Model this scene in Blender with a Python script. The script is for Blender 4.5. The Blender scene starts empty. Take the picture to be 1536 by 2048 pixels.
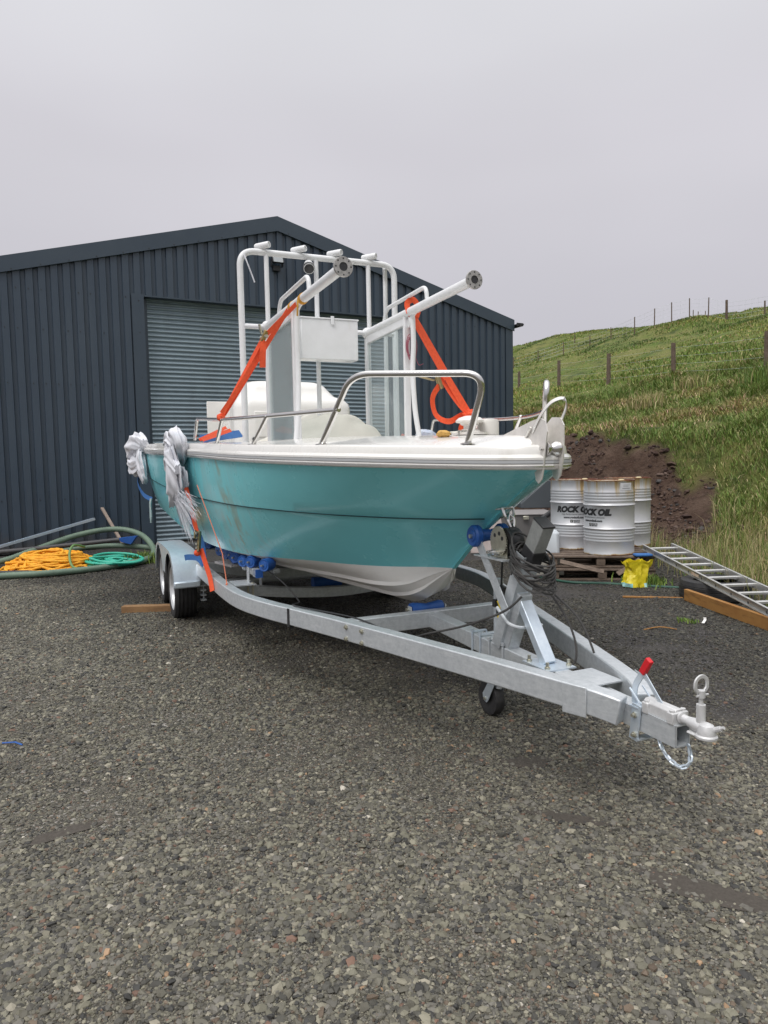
import bpy, math, random
import numpy as np
from math import sin, cos, pi, radians
from mathutils import Vector, Matrix, noise as NZ
random.seed(7); rng = np.random.default_rng(7)
C = bpy.context.scene.collection
V = Vector
# ------------------------------------------------------------------ camera
F_PX, HZ, ROLL, EYE = 1400.0, 919.0, 0.0195, 1.47
cd = bpy.data.cameras.new('camera'); cam = bpy.data.objects.new('camera', cd); C.objects.link(cam)
bpy.context.scene.camera = cam
cd.sensor_fit = 'HORIZONTAL'; cd.sensor_width = 36; cd.lens = 36 * F_PX / 1536; cd.clip_end = 3000; cd.clip_start = .05
_n = V((-768, HZ + ROLL * 768 - 1024, F_PX)).cross(V((768, HZ - ROLL * 768 - 1024, F_PX))).normalized()
if _n.y > 0: _n = -_n
_f = (V((0, 0, 1)) - _n.z * _n).normalized(); _r = _f.cross(_n)
if _r.x < 0: _r = -_r
RW = Matrix((_r, _f, _n))                      # image axes (x right, y down, z forward) -> world
cam.matrix_world = Matrix.Translation((0, 0, EYE)) @ (RW @ Matrix(((1, 0, 0), (0, -1, 0), (0, 0, -1)))).to_4x4()
# ------------------------------------------------------------------ sky, sun, exposure
sc = bpy.context.scene
sc.view_settings.view_transform = 'Standard'; sc.view_settings.look = 'None'
sc.view_settings.exposure = 0.22; sc.view_settings.gamma = 1; sc.view_settings.use_curve_mapping = False
SUN_EL, SUN_AZ = radians(55), radians(215)      # azimuth clockwise from +Y: behind and left of the camera
w = bpy.data.worlds.new("World"); sc.world = w; w.use_nodes = True
nt = w.node_tree; N = nt.nodes; Lk = nt.links; N.clear()
wo = N.new('ShaderNodeOutputWorld'); bg = N.new('ShaderNodeBackground'); bg.inputs[1].default_value = .1
sky = N.new('ShaderNodeTexSky'); sky.sky_type = 'NISHITA'; sky.sun_disc = False
sky.sun_elevation = SUN_EL; sky.sun_rotation = SUN_AZ; sky.dust_density = 3
hs = N.new('ShaderNodeHueSaturation'); hs.inputs['Saturation'].default_value = .12; Lk.new(sky.outputs[0], hs.inputs['Color'])
tc = N.new('ShaderNodeTexCoord'); sx = N.new('ShaderNodeSeparateXYZ'); Lk.new(tc.outputs['Generated'], sx.inputs[0])
rp = N.new('ShaderNodeValToRGB'); rp.color_ramp.interpolation = 'EASE'
E0 = rp.color_ramp.elements; E0[0].position = 0; E0[0].color = (.51, .51, .55, 1); E0[1].position = 1; E0[1].color = (2.0, 2.0, 2.03, 1)
e = E0.new(.16); e.color = (.53, .52, .57, 1)
e = E0.new(.38); e.color = (.625, .612, .66, 1)
e = E0.new(.54); e.color = (.71, .71, .75, 1)
Lk.new(sx.outputs[2], rp.inputs[0])
nz = N.new('ShaderNodeTexNoise'); nz.inputs['Scale'].default_value = 1.6; nz.inputs['Detail'].default_value = 3; nz.inputs['Roughness'].default_value = .45
mpw = N.new('ShaderNodeMapping'); mpw.inputs['Scale'].default_value = (1, 1, 2.6); Lk.new(tc.outputs['Generated'], mpw.inputs[0]); Lk.new(mpw.outputs[0], nz.inputs['Vector'])
mr = N.new('ShaderNodeMapRange'); mr.inputs[1].default_value = .3; mr.inputs[2].default_value = .7; mr.inputs[3].default_value = 8.5; mr.inputs[4].default_value = 9.6
Lk.new(nz.outputs[0], mr.inputs[0])
vs = N.new('ShaderNodeVectorMath'); vs.operation = 'SCALE'; Lk.new(rp.outputs[0], vs.inputs[0]); Lk.new(mr.outputs[0], vs.inputs['Scale'])
mx = N.new('ShaderNodeMix'); mx.data_type = 'RGBA'; mx.inputs[0].default_value = .08
Lk.new(vs.outputs[0], mx.inputs[6]); Lk.new(hs.outputs[0], mx.inputs[7]); Lk.new(mx.outputs[2], bg.inputs[0]); Lk.new(bg.outputs[0], wo.inputs[0])
sl = bpy.data.lights.new('sun', 'SUN'); sl.energy = 1.3; sl.angle = radians(28); sl.color = (1, .97, .93)
so = bpy.data.objects.new('sun', sl); C.objects.link(so)
sd = V((sin(SUN_AZ) * cos(SUN_EL), cos(SUN_AZ) * cos(SUN_EL), sin(SUN_EL))); so.rotation_euler = sd.to_track_quat('Z', 'Y').to_euler()
# ------------------------------------------------------------------ frames
HD = radians(156.4); TX, TY = 1.08, 2.49          # trailer frame: origin at the hitch, s forward, t to its left
TROT = math.atan2(cos(HD), sin(HD))
FX, FY = -4.226, 12.670; FROT = math.atan2(.46342, .88614)   # facade frame: x along the wall to the right, y into the shed
FR = {'W': (0, 0, 0), 'T': (TX, TY, TROT), 'B': (FX, FY, FROT)}
def world(fr, p):
    x, y, r = FR[fr]; return V((x + p[0] * cos(r) - p[1] * sin(r), y + p[0] * sin(r) + p[1] * cos(r), p[2]))
BASE = {}
def tag(o, label=None, cat=None, group=None, kind=None):
    if label: o['label'] = label
    if cat: o['category'] = cat
    if group: o['group'] = group
    if kind: o['kind'] = kind
    return o
def thing(name, label, cat, base=(0, 0, 0), fr='W', group=None):
    o = bpy.data.objects.new(name, None); C.objects.link(o); o.empty_display_size = .1
    o.location = world(fr, base); o.rotation_euler = (0, 0, FR[fr][2]); BASE[o.name] = V(base)
    return tag(o, label, cat, group)
class M:
    def __init__(s): s.v = []; s.f = []
    def add(s, vs, fs):
        k = len(s.v); s.v += [V(p) for p in vs]; s.f += [tuple(i + k for i in f) for f in fs]; return s
    def box(s, c, d, X=(1, 0, 0), Y=(0, 1, 0), Z=None, taper=1.0):
        X = V(X).normalized(); Y = V(Y).normalized(); Z = V(Z).normalized() if Z else X.cross(Y)
        c = V(c); a, b, h = d[0] / 2, d[1] / 2, d[2] / 2
        P = [c + X * a * i * (taper if k > 0 else 1) + Y * b * j * (taper if k > 0 else 1) + Z * h * k for k in (-1, 1) for (i, j) in ((-1, -1), (1, -1), (1, 1), (-1, 1))]
        return s.add(P, [(3, 2, 1, 0), (4, 5, 6, 7), (0, 1, 5, 4), (1, 2, 6, 5), (2, 3, 7, 6), (3, 0, 4, 7)])
    def bb(s, x0, x1, y0, y1, z0, z1): return s.box(((x0 + x1) / 2, (y0 + y1) / 2, (z0 + z1) / 2), (x1 - x0, y1 - y0, z1 - z0))
    def sweep(s, path, prof, up=(0, 0, 1), caps=True, close=False, scale=None):
        P = [V(p) for p in path]; n = len(P); k = len(s.v); m = len(prof); prev = None
        for i, p in enumerate(P):
            a = P[i - 1] if (i > 0 or close) else P[i]; b = P[(i + 1) % n] if (i < n - 1 or close) else P[i]
            T = (b - a)
            if T.length < 1e-9: T = V((0, 0, 1))
            T.normalize()
            if up is None:
                if prev is None:
                    r = V((0, 0, 1)) if abs(T.z) < .9 else V((1, 0, 0)); S = T.cross(r).normalized()
                else:
                    S = prev - T * prev.dot(T); S = S.normalized() if S.length > 1e-6 else T.orthogonal().normalized()
                prev = S
            else:
                u = V(up[i]) if isinstance(up, list) else V(up); S = T.cross(u)
                S = S.normalized() if S.length > 1e-6 else T.orthogonal().normalized()
            Nn = S.cross(T); mit = 1.0
            if 0 < i < n - 1 and up is not None:
                c = max(.3, (P[i] - P[i - 1]).normalized().dot(T)); mit = 1 / c
            sc_ = scale[i] if scale else 1
            s.v += [p + S * x * mit * sc_ + Nn * y * sc_ for x, y in prof]
        for i in range(n - (0 if close else 1)):
            a = k + i * m; b = k + ((i + 1) % n) * m
            for j in range(m): s.f.append((a + j, a + (j + 1) % m, b + (j + 1) % m, b + j))
        if caps and not close: s.f.append(tuple(range(k + m - 1, k - 1, -1))); s.f.append(tuple(range(k + (n - 1) * m, k + n * m)))
        return s
    def tube(s, path, r, n=10, close=False, scale=None):
        return s.sweep(path, [(r * cos(2 * pi * i / n), r * sin(2 * pi * i / n)) for i in range(n)], None, True, close, scale)
    def beam(s, a, b, w_, h_, up=(0, 0, 1)): return s.sweep([a, b], rect(w_, h_), up)
    def lathe(s, o, ax, prof, n=32):
        ax = V(ax).normalized(); a = ax.orthogonal().normalized(); b = ax.cross(a); o = V(o); k = len(s.v); m = len(prof)
        for i in range(n):
            d = a * cos(2 * pi * i / n) + b * sin(2 * pi * i / n); s.v += [o + d * r + ax * h for r, h in prof]
        for i in range(n):
            for j in range(m - 1):
                q = k + i * m + j; r_ = k + ((i + 1) % n) * m + j; s.f.append((q, r_, r_ + 1, q + 1))
        if prof[0][0] > 1e-6: s.f.append(tuple(k + i * m for i in reversed(range(n))))
        if prof[-1][0] > 1e-6: s.f.append(tuple(k + i * m + m - 1 for i in range(n)))
        return s
    def grid(s, fn, nu, nv):
        k = len(s.v)
        for i in range(nu + 1):
            for j in range(nv + 1): s.v.append(V(fn(i / nu, j / nv)))
        for i in range(nu):
            for j in range(nv):
                a = k + i * (nv + 1) + j; s.f.append((a, a + nv + 1, a + nv + 2, a + 1))
        return s
def rect(w_, h_): return [(-w_ / 2, -h_ / 2), (w_ / 2, -h_ / 2), (w_ / 2, h_ / 2), (-w_ / 2, h_ / 2)]
def fillet(pts, r, n=6):
    P = [V(p) for p in pts]; out = [P[0]]
    for i in range(1, len(P) - 1):
        a = (P[i - 1] - P[i]); b = (P[i + 1] - P[i]); rr = min(r, a.length * .48, b.length * .48); a.normalize(); b.normalize()
        p0 = P[i] + a * rr; p1 = P[i] + b * rr
        for k in range(n + 1):
            u = k / n; out.append(p0 * (1 - u) ** 2 + P[i] * 2 * u * (1 - u) + p1 * u * u)
    out.append(P[-1]); return out
def cr(pts, n=8, close=False):                   # Catmull-Rom through points
    P = [V(p) for p in pts]; out = []; L = len(P)
    for i in range(L if close else L - 1):
        p = [P[(i + d) % L] if close else P[min(max(i + d, 0), L - 1)] for d in (-1, 0, 1, 2)]
        for k in range(n):
            t = k / n; out.append(.5 * ((2 * p[1]) + (p[2] - p[0]) * t + (2 * p[0] - 5 * p[1] + 4 * p[2] - p[3]) * t * t + (3 * p[1] - p[0] - 3 * p[2] + p[3]) * t ** 3))
    if not close: out.append(P[-1])
    return out
def obj(name, m, mat, parent=None, bevel=0, base=None, fr='W', flat=False, ang=35, subsurf=0):
    me = bpy.data.meshes.new(name); b = BASE.get(parent.name, V((0, 0, 0))) if parent else V(base or (0, 0, 0))
    me.from_pydata([tuple(p - b) for p in m.v], [], m.f); me.update()
    import bmesh
    bm = bmesh.new(); bm.from_mesh(me); bmesh.ops.recalc_face_normals(bm, faces=bm.faces); bm.to_mesh(me); bm.free()
    if not flat: me.shade_smooth(); me.set_sharp_from_angle(angle=radians(ang))
    me.materials.append(mat); o = bpy.data.objects.new(name, me); C.objects.link(o)
    if parent: o.parent = parent; BASE[o.name] = b
    else:
        o.location = world(fr, b); o.rotation_euler = (0, 0, FR[fr][2]); BASE[o.name] = b
    if bevel:
        md = o.modifiers.new('bevel', 'BEVEL'); md.width = bevel; md.segments = 2; md.limit_method = 'ANGLE'; md.angle_limit = radians(40)
    if subsurf:
        md = o.modifiers.new('sub', 'SUBSURF'); md.levels = subsurf; md.render_levels = subsurf
    return o
def solo(name, m, mat, label, cat, base=(0, 0, 0), fr='W', group=None, kind=None, **k):
    return tag(obj(name, m, mat, None, base=base, fr=fr, **k), label, cat, group, kind)
def dup(o, parent=None, loc=None, label=None):
    c = o.copy(); C.objects.link(c)
    if parent: c.parent = parent
    if loc: c.location = loc
    if label: c['label'] = label
    for ch in list(o.children): dup(ch, c)
    return c
def blob(c, r, sub=4, amp=.2, fr=3.0, fold=0, seed=0, squash=(1, 1, 1)):
    import bmesh
    bm = bmesh.new(); bmesh.ops.create_icosphere(bm, subdivisions=sub, radius=1); m = M(); c = V(c)
    for v in bm.verts:
        p = v.co.copy(); q = p * fr + V((seed * 7.3, seed * 3.1, seed)); d = 1 + amp * NZ.noise(q) + amp * .5 * NZ.noise(q * 2.3)
        if fold: u = V((q.x * .55 + q.z * .25, q.y * .55, q.z * 1.15 - q.x * .35)) + NZ.noise_vector(q * .35) * .9; d += fold * (.55 - 2.2 * abs(NZ.noise(u + V((9, 2, 4))))) + fold * .22 * (.3 - 1.6 * abs(NZ.noise(u * 1.9)))
        p *= d; m.v.append(c + V((p.x * r * squash[0], p.y * r * squash[1], p.z * r * squash[2])))
    m.f = [tuple(v.index for v in f.verts) for f in bm.faces]; bm.free(); return m
# ------------------------------------------------------------------ materials
def mat(name, col, rough=.5, metal=0, coat=0, noise=None, bump=None, spec=.5, var=None, trans=0, streak=None):
    """noise=(scale, colour2, amount)  bump=(scale, strength, dist)  streak=(scale xyz, colour, lo, hi)"""
    m = bpy.data.materials.new(name); m.use_nodes = True; T = m.node_tree; n = T.nodes; l = T.links; p = n['Principled BSDF']
    p.inputs['Base Color'].default_value = (*col, 1); p.inputs['Roughness'].default_value = rough; p.inputs['Metallic'].default_value = metal
    p.inputs['Specular IOR Level'].default_value = spec
    if coat: p.inputs['Coat Weight'].default_value = coat; p.inputs['Coat Roughness'].default_value = .06
    tc_ = n.new('ShaderNodeTexCoord'); src = None
    def mixc(fac, a, bcol):
        x = n.new('ShaderNodeMix'); x.data_type = 'RGBA'; l.new(fac, x.inputs[0])
        if a is None: x.inputs[6].default_value = (*col, 1)
        else: l.new(a, x.inputs[6])
        x.inputs[7].default_value = (*bcol, 1); return x.outputs[2]
    if noise:
        t = n.new('ShaderNodeTexNoise'); t.inputs['Scale'].default_value = noise[0]; t.inputs['Detail'].default_value = 8; t.inputs['Roughness'].default_value = .65; l.new(tc_.outputs['Object'], t.inputs['Vector'])
        r = n.new('ShaderNodeMapRange'); r.inputs[1].default_value = .38; r.inputs[2].default_value = .68; r.inputs[3].default_value = 0; r.inputs[4].default_value = noise[2]; l.new(t.outputs[0], r.inputs[0])
        src = mixc(r.outputs[0], src, noise[1])
        rr = n.new('ShaderNodeMapRange'); rr.inputs[3].default_value = max(0, rough - .1); rr.inputs[4].default_value = min(1, rough + .15); l.new(t.outputs[0], rr.inputs[0]); l.new(rr.outputs[0], p.inputs['Roughness'])
    for st_ in ([streak] if streak and not isinstance(streak, list) else (streak or [])):
        mp = n.new('ShaderNodeMapping'); mp.inputs['Scale'].default_value = st_[0]; l.new(tc_.outputs['Object'], mp.inputs[0])
        t = n.new('ShaderNodeTexNoise'); t.inputs['Scale'].default_value = 1; t.inputs['Detail'].default_value = 6; t.inputs['Roughness'].default_value = .6; l.new(mp.outputs[0], t.inputs['Vector'])
        r = n.new('ShaderNodeMapRange'); r.inputs[1].default_value = st_[2]; r.inputs[2].default_value = st_[3]; r.inputs[4].default_value = st_[4] if len(st_) > 4 else 1; l.new(t.outputs[0], r.inputs[0])
        src = mixc(r.outputs[0], src, st_[1])
    if src is not None: l.new(src, p.inputs['Base Color'])
    if bump:
        t = n.new('ShaderNodeTexNoise'); t.inputs['Scale'].default_value = bump[0]; t.inputs['Detail'].default_value = 6; l.new(tc_.outputs['Object'], t.inputs['Vector'])
        b = n.new('ShaderNodeBump'); b.inputs['Strength'].default_value = bump[1]; b.inputs['Distance'].default_value = bump[2]; l.new(t.outputs[0], b.inputs['Height']); l.new(b.outputs[0], p.inputs['Normal'])
    return m
galv = mat('galvanised', (.63, .66, .68), .46, .5, noise=(34, (.47, .50, .52), .8), bump=(60, .12, .01), streak=[((9, 9, 70), (.74, .76, .78), .52, .72, .6), ((2.5, 2.5, 3.5), (.42, .45, .48), .5, .75, .6)])
galv2 = mat('galvanised bright', (.68, .76, .83), .36, .6, noise=(16, (.50, .58, .67), .7), bump=(24, .06, .02), streak=((3, 3, 6), (.74, .78, .82), .5, .75, .6))
steel = mat('stainless', (.72, .71, .69), .17, 1, noise=(9, (.58, .57, .55), .5))
plate_st = mat('stainless plate', (.86, .83, .79), .4, .45, noise=(14, (.5, .49, .46), .5))
zinc = mat('zinc plated', (.62, .60, .50), .35, .9, noise=(40, (.4, .38, .3), .6))
silver = mat('silver paint', (.66, .66, .66), .48, .35, noise=(30, (.5, .5, .5), .6), bump=(90, .25, .004))
whitep = mat('white powder coat', (.78, .79, .80), .36, 0, coat=.25, noise=(7, (.66, .67, .67), .5), streak=((14, 14, 3), (.55, .55, .5), .62, .8, .5))
gel = mat('white gelcoat', (.80, .79, .76), .25, 0, coat=.6, noise=(3, (.70, .68, .63), .5), streak=((9, 9, 1.5), (.52, .5, .44), .62, .82, .45))
antif = mat('pale bottom coat', (.84, .82, .78), .5, 0, noise=(5, (.76, .73, .68), .6), bump=(30, .05, .01), streak=((1.5, 9, 9), (.6, .56, .5), .6, .8, .4))
rubg = mat('rub rail insert', (.44, .45, .46), .5)
rubber = mat('black rubber', (.018, .018, .02), .62, noise=(20, (.05, .047, .045), .6), bump=(80, .2, .004))
blackpl = mat('black plastic', (.02, .02, .022), .4, noise=(30, (.045, .045, .047), .6))
cable = mat('grey cable', (.04, .038, .037), .55, noise=(14, (.085, .08, .075), .6))
blue = mat('blue roller plastic', (.015, .085, .34), .42, noise=(12, (.03, .13, .40), .7), bump=(50, .1, .003))
bluew = mat('blue webbing', (.03, .12, .36), .8, noise=(60, (.06, .2, .46), .7), bump=(300, .3, .002))
orange = mat('orange webbing', (.85, .105, .03), .7, noise=(50, (.68, .07, .02), .7), bump=(260, .3, .002))
orangec = mat('orange painted cord', (.82, .25, .14), .6)
redpl = mat('red grip', (.65, .012, .02), .4, noise=(25, (.5, .01, .015), .5))
yellowp = mat('yellow plastic', (.75, .55, .03), .5)
rag = mat('white cotton rag', (.70, .70, .74), .9, noise=(5, (.52, .55, .60), .7), bump=(140, .35, .004), streak=((9, 9, 4), (.38, .46, .52), .6, .8, .5))
ragteal = mat('teal stained rag', (.30, .52, .52), .9, noise=(9, (.62, .66, .66), .8), bump=(140, .3, .004))
tarpm = mat('cream canvas', (.62, .60, .53), .8, noise=(3, (.5, .49, .43), .7), bump=(60, .12, .01))
spongem = mat('yellow sponge', (.62, .38, .11), .9, bump=(90, .8, .01), noise=(20, (.5, .28, .07), .8))
wood = mat('weathered wood', (.30, .17, .075), .75, noise=(8, (.2, .11, .05), .8), bump=(50, .3, .004), streak=((3, 40, 40), (.13, .07, .035), .5, .75, .8))
woody = mat('yellow pine', (.36, .18, .05), .7, noise=(6, (.28, .12, .03), .8), bump=(50, .3, .004), streak=((30, 4, 30), (.13, .06, .02), .52, .74, .8))
woodg = mat('grey pallet wood', (.17, .125, .095), .85, noise=(12, (.08, .058, .045), .9), bump=(40, .5, .006), streak=((6, 30, 30), (.28, .21, .16), .55, .75, .7))
postw = mat('post wood', (.15, .11, .085), .85, noise=(6, (.08, .055, .04), .8), bump=(30, .4, .01))
alu = mat('aluminium', (.60, .60, .59), .42, .75, noise=(9, (.47, .46, .44), .7), streak=((9, 3, 9), (.40, .38, .35), .55, .8, .5))
conc = mat('grey ceramic fibre', (.25, .25, .26), .8)
# barrel: silver paint with rust from the rims
def barrel_mat():
    m = mat('drum paint', (.60, .60, .62), .40, .25, noise=(4, (.52, .53, .55), .6)); T = m.node_tree; n = T.nodes; l = T.links; p = n['Principled BSDF']
    tc_ = n.new('ShaderNodeTexCoord'); mp = n.new('ShaderNodeMapping'); mp.inputs['Scale'].default_value = (13, 13, 1.1); l.new(tc_.outputs['Object'], mp.inputs[0])
    oi = n.new('ShaderNodeObjectInfo'); ad = n.new('ShaderNodeVectorMath'); l.new(mp.outputs[0], ad.inputs[0]); l.new(oi.outputs['Random'], ad.inputs[1])
    t = n.new('ShaderNodeTexNoise'); t.inputs['Scale'].default_value = 1; t.inputs['Detail'].default_value = 7; t.inputs['Roughness'].default_value = .65; l.new(ad.outputs[0], t.inputs['Vector'])
    s = n.new('ShaderNodeSeparateXYZ'); l.new(tc_.outputs['Object'], s.inputs[0])
    top = n.new('ShaderNodeMapRange'); top.inputs[1].default_value = .50; top.inputs[2].default_value = .885; top.inputs[3].default_value = 0; top.inputs[4].default_value = .30; l.new(s.outputs[2], top.inputs[0])
    bot = n.new('ShaderNodeMapRange'); bot.inputs[1].default_value = .03; bot.inputs[2].default_value = .0; bot.inputs[3].default_value = 0; bot.inputs[4].default_value = .5; l.new(s.outputs[2], bot.inputs[0])
    rim = n.new('ShaderNodeMapRange'); rim.inputs[1].default_value = .868; rim.inputs[2].default_value = .88; rim.inputs[4].default_value = .5; l.new(s.outputs[2], rim.inputs[0])
    dx = n.new('ShaderNodeMapRange'); dx.inputs[1].default_value = -.1; dx.inputs[2].default_value = .28; dx.inputs[3].default_value = -.06; dx.inputs[4].default_value = .12; l.new(s.outputs[0], dx.inputs[0])
    def A(a, b, op='ADD'):
        x = n.new('ShaderNodeMath'); x.operation = op; l.new(a, x.inputs[0])
        if hasattr(b, 'default_value'): l.new(b, x.inputs[1])
        else: x.inputs[1].default_value = b
        return x.outputs[0]
    tot = A(A(A(A(t.outputs[0], top.outputs[0]), bot.outputs[0]), rim.outputs[0]), dx.outputs[0])
    r = n.new('ShaderNodeMapRange'); r.inputs[1].default_value = .67; r.inputs[2].default_value = .85; l.new(tot, r.inputs[0])
    x = n.new('ShaderNodeMix'); x.data_type = 'RGBA'; l.new(r.outputs[0], x.inputs[0])
    old = p.inputs['Base Color'].links[0].from_socket; l.new(old, x.inputs[6])
    rc = n.new('ShaderNodeMix'); rc.data_type = 'RGBA'; rc.inputs[6].default_value = (.42, .30, .13, 1); rc.inputs[7].default_value = (.13, .035, .018, 1)
    r2 = n.new('ShaderNodeMapRange'); r2.inputs[1].default_value = .84; r2.inputs[2].default_value = 1.0; l.new(tot, r2.inputs[0]); l.new(r2.outputs[0], rc.inputs[0]); l.new(rc.outputs[2], x.inputs[7])
    l.new(x.outputs[2], p.inputs['Base Color'])
    mm = n.new('ShaderNodeMapRange'); mm.inputs[3].default_value = .35; mm.inputs[4].default_value = 0; l.new(r.outputs[0], mm.inputs[0]); l.new(mm.outputs[0], p.inputs['Metallic']); return m
drumm = barrel_mat()
def hull_mat():
    m = mat('teal gelcoat', (.21, .68, .74), .25, 0, coat=.3, noise=(1.1, (.24, .73, .78), .8), bump=(2.2, .02, .2)); m.node_tree.nodes['Principled BSDF'].inputs['Coat Roughness'].default_value = .09
    T = m.node_tree; n = T.nodes; l = T.links; p = n['Principled BSDF']; g = n.new('ShaderNodeNewGeometry'); tc_ = n.new('ShaderNodeTexCoord')
    s = n.new('ShaderNodeSeparateXYZ'); l.new(tc_.outputs['Object'], s.inputs[0])
    # smeared polish and rust-coloured runs on the quarter, where the rag hangs
    mp = n.new('ShaderNodeMapping'); mp.inputs['Scale'].default_value = (7, 7, 1.3); mp.inputs['Rotation'].default_value = (0, .35, 0); l.new(tc_.outputs['Object'], mp.inputs[0])
    t = n.new('ShaderNodeTexNoise'); t.inputs['Scale'].default_value = 1; t.inputs['Detail'].default_value = 7; t.inputs['Distortion'].default_value = 1.2; l.new(mp.outputs[0], t.inputs['Vector'])
    def rng_(sock, a, b, c=0, d=1):
        r = n.new('ShaderNodeMapRange'); r.inputs[1].default_value = a; r.inputs[2].default_value = b; r.inputs[3].default_value = c; r.inputs[4].default_value = d; l.new(sock, r.inputs[0]); return r.outputs[0]
    def mul(a, b):
        x = n.new('ShaderNodeMath'); x.operation = 'MULTIPLY'; l.new(a, x.inputs[0]); l.new(b, x.inputs[1]); return x.outputs[0]
    S0 = HB[0]; band = mul(rng_(s.outputs[0], -4.6 - S0, -4.1 - S0), rng_(s.outputs[0], -3.0 - S0, -2.75 - S0, 1, 0))
    band2 = mul(rng_(s.outputs[0], -3.9 - S0, -3.6 - S0), rng_(s.outputs[0], -3.25 - S0, -3.0 - S0, 1, 0))
    def mixin(f, cc):
        x = n.new('ShaderNodeMix'); x.data_type = 'RGBA'; l.new(f, x.inputs[0]); l.new(p.inputs['Base Color'].links[0].from_socket, x.inputs[6]); x.inputs[7].default_value = cc; l.new(x.outputs[2], p.inputs['Base Color'])
    mixin(mul(band, rng_(t.outputs[0], .5, .72, 0, .6)), (.36, .55, .55, 1))
    mixin(mul(band2, rng_(t.outputs[0], .46, .34, 0, .6)), (.36, .26, .12, 1))
    return m
HB = (-7.3, 0, .45)
def glassm():
    m = bpy.data.materials.new('window glass'); m.use_nodes = True; T = m.node_tree; n = T.nodes; l = T.links; n.clear()
    o = n.new('ShaderNodeOutputMaterial'); a = n.new('ShaderNodeBsdfTransparent'); a.inputs[0].default_value = (.93, .965, .965, 1); b = n.new('ShaderNodeBsdfGlossy'); b.inputs['Roughness'].default_value = .03
    d = n.new('ShaderNodeBsdfDiffuse'); d.inputs[0].default_value = (.70, .77, .79, 1)
    f = n.new('ShaderNodeLayerWeight'); f.inputs[0].default_value = .06; x = n.new('ShaderNodeMixShader'); l.new(f.outputs['Fresnel'], x.inputs[0]); l.new(a.outputs[0], x.inputs[1]); l.new(b.outputs[0], x.inputs[2])
    y = n.new('ShaderNodeMixShader'); y.inputs[0].default_value = .15; l.new(x.outputs[0], y.inputs[1]); l.new(d.outputs[0], y.inputs[2]); l.new(y.outputs[0], o.inputs[0]); return m  # pale diffuse share is painted in for the sky reflected at a grazing angle
glass = glassm()
clad = mat('anthracite cladding', (.042, .062, .088), .36, 0, noise=(.6, (.055, .078, .105), .8), spec=.5, streak=((6, 6, .35), (.07, .09, .11), .52, .8, .5))
slat = mat('roller slat', (.27, .34, .38), .32, .3, noise=(2, (.22, .28, .32), .7), streak=((4, 4, .5), (.17, .2, .22), .5, .8, .5))
def splash(m):
    T = m.node_tree; n = T.nodes; l = T.links; p = n['Principled BSDF']; tc_ = n.new('ShaderNodeTexCoord'); s_ = n.new('ShaderNodeSeparateXYZ'); l.new(tc_.outputs['Object'], s_.inputs[0])
    t = n.new('ShaderNodeTexNoise'); t.inputs['Scale'].default_value = 5; t.inputs['Detail'].default_value = 8; l.new(tc_.outputs['Object'], t.inputs['Vector'])
    a = n.new('ShaderNodeMath'); a.operation = 'MULTIPLY_ADD'; l.new(t.outputs[0], a.inputs[0]); a.inputs[1].default_value = -.8; l.new(s_.outputs[2], a.inputs[2])
    r = n.new('ShaderNodeMapRange'); r.inputs[1].default_value = .05; r.inputs[2].default_value = -.42; r.inputs[4].default_value = .6; l.new(a.outputs[0], r.inputs[0])
    x = n.new('ShaderNodeMix'); x.data_type = 'RGBA'; l.new(r.outputs[0], x.inputs[0]); l.new(p.inputs['Base Color'].links[0].from_socket, x.inputs[6]); x.inputs[7].default_value = (.085, .072, .058, 1); l.new(x.outputs[2], p.inputs['Base Color'])
splash(clad)
flash = mat('trim sheet', (.042, .062, .086), .36, 0, noise=(1.2, (.055, .077, .10), .7))
# ================================================================== GROUND
FOOT = [(0.5, 26), (2.0, 15.5), (2.9, 13.0), (3.8, 11.8), (4.35, 10.9), (4.35, 9.8), (4.05, 8.6), (3.85, 7.2), (3.65, 6.0), (3.55, 4.5), (3.6, 2.0), (3.7, -6), (6, -30)]
FA = np.array(FOOT, float)
def foot_d(X, Y):
    """signed distance from the foot of the slope, positive on the hill side"""
    X = np.asarray(X, float); Y = np.asarray(Y, float); best = np.full(X.shape, 1e9); sg = np.ones(X.shape)
    for a, b in zip(FA[:-1], FA[1:]):
        ab = b - a; t = np.clip(((X - a[0]) * ab[0] + (Y - a[1]) * ab[1]) / (ab @ ab), 0, 1)
        dx = X - (a[0] + t * ab[0]); dy = Y - (a[1] + t * ab[1]); d = np.hypot(dx, dy); cr_ = ab[0] * dy - ab[1] * dx
        u = d < best - 1e-9; best = np.where(u, d, best); sg = np.where(u, np.where(cr_ > 0, 1, -1), sg)
    return best * sg
def rp_(px, y, D): return ((px - 768) / 1400 * D, D, EYE + (HZ - ROLL * (px - 768) - y) / 1400 * D)
CP = [rp_(*a) for a in [(1060, 862, 16), (1130, 850, 14.5), (1250, 862, 13.6), (1350, 880, 12.3), (1420, 925, 11), (1500, 960, 9.6), (1536, 1010, 8.2),
    (1040, 812, 26), (1130, 812, 22), (1250, 815, 19), (1350, 818, 18), (1450, 815, 16.5), (1536, 800, 16),
    (1040, 783, 46), (1119, 782, 37), (1217, 779, 30), (1346, 780, 27), (1450, 768, 24.5), (1530, 755, 22),
    (1076, 735, 72), (1128, 722, 72), (1180, 700, 69), (1222, 689, 66), (1268, 667, 62), (1307, 655, 61), (1341, 642, 61), (1376, 641, 60), (1413, 639, 60), (1449, 650, 58), (1530, 636, 54),
    (1022, 696, 112), (1100, 685, 108), (1170, 668, 98), (1220, 660, 88), (1300, 652, 80), (1400, 650, 72)]]
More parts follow.
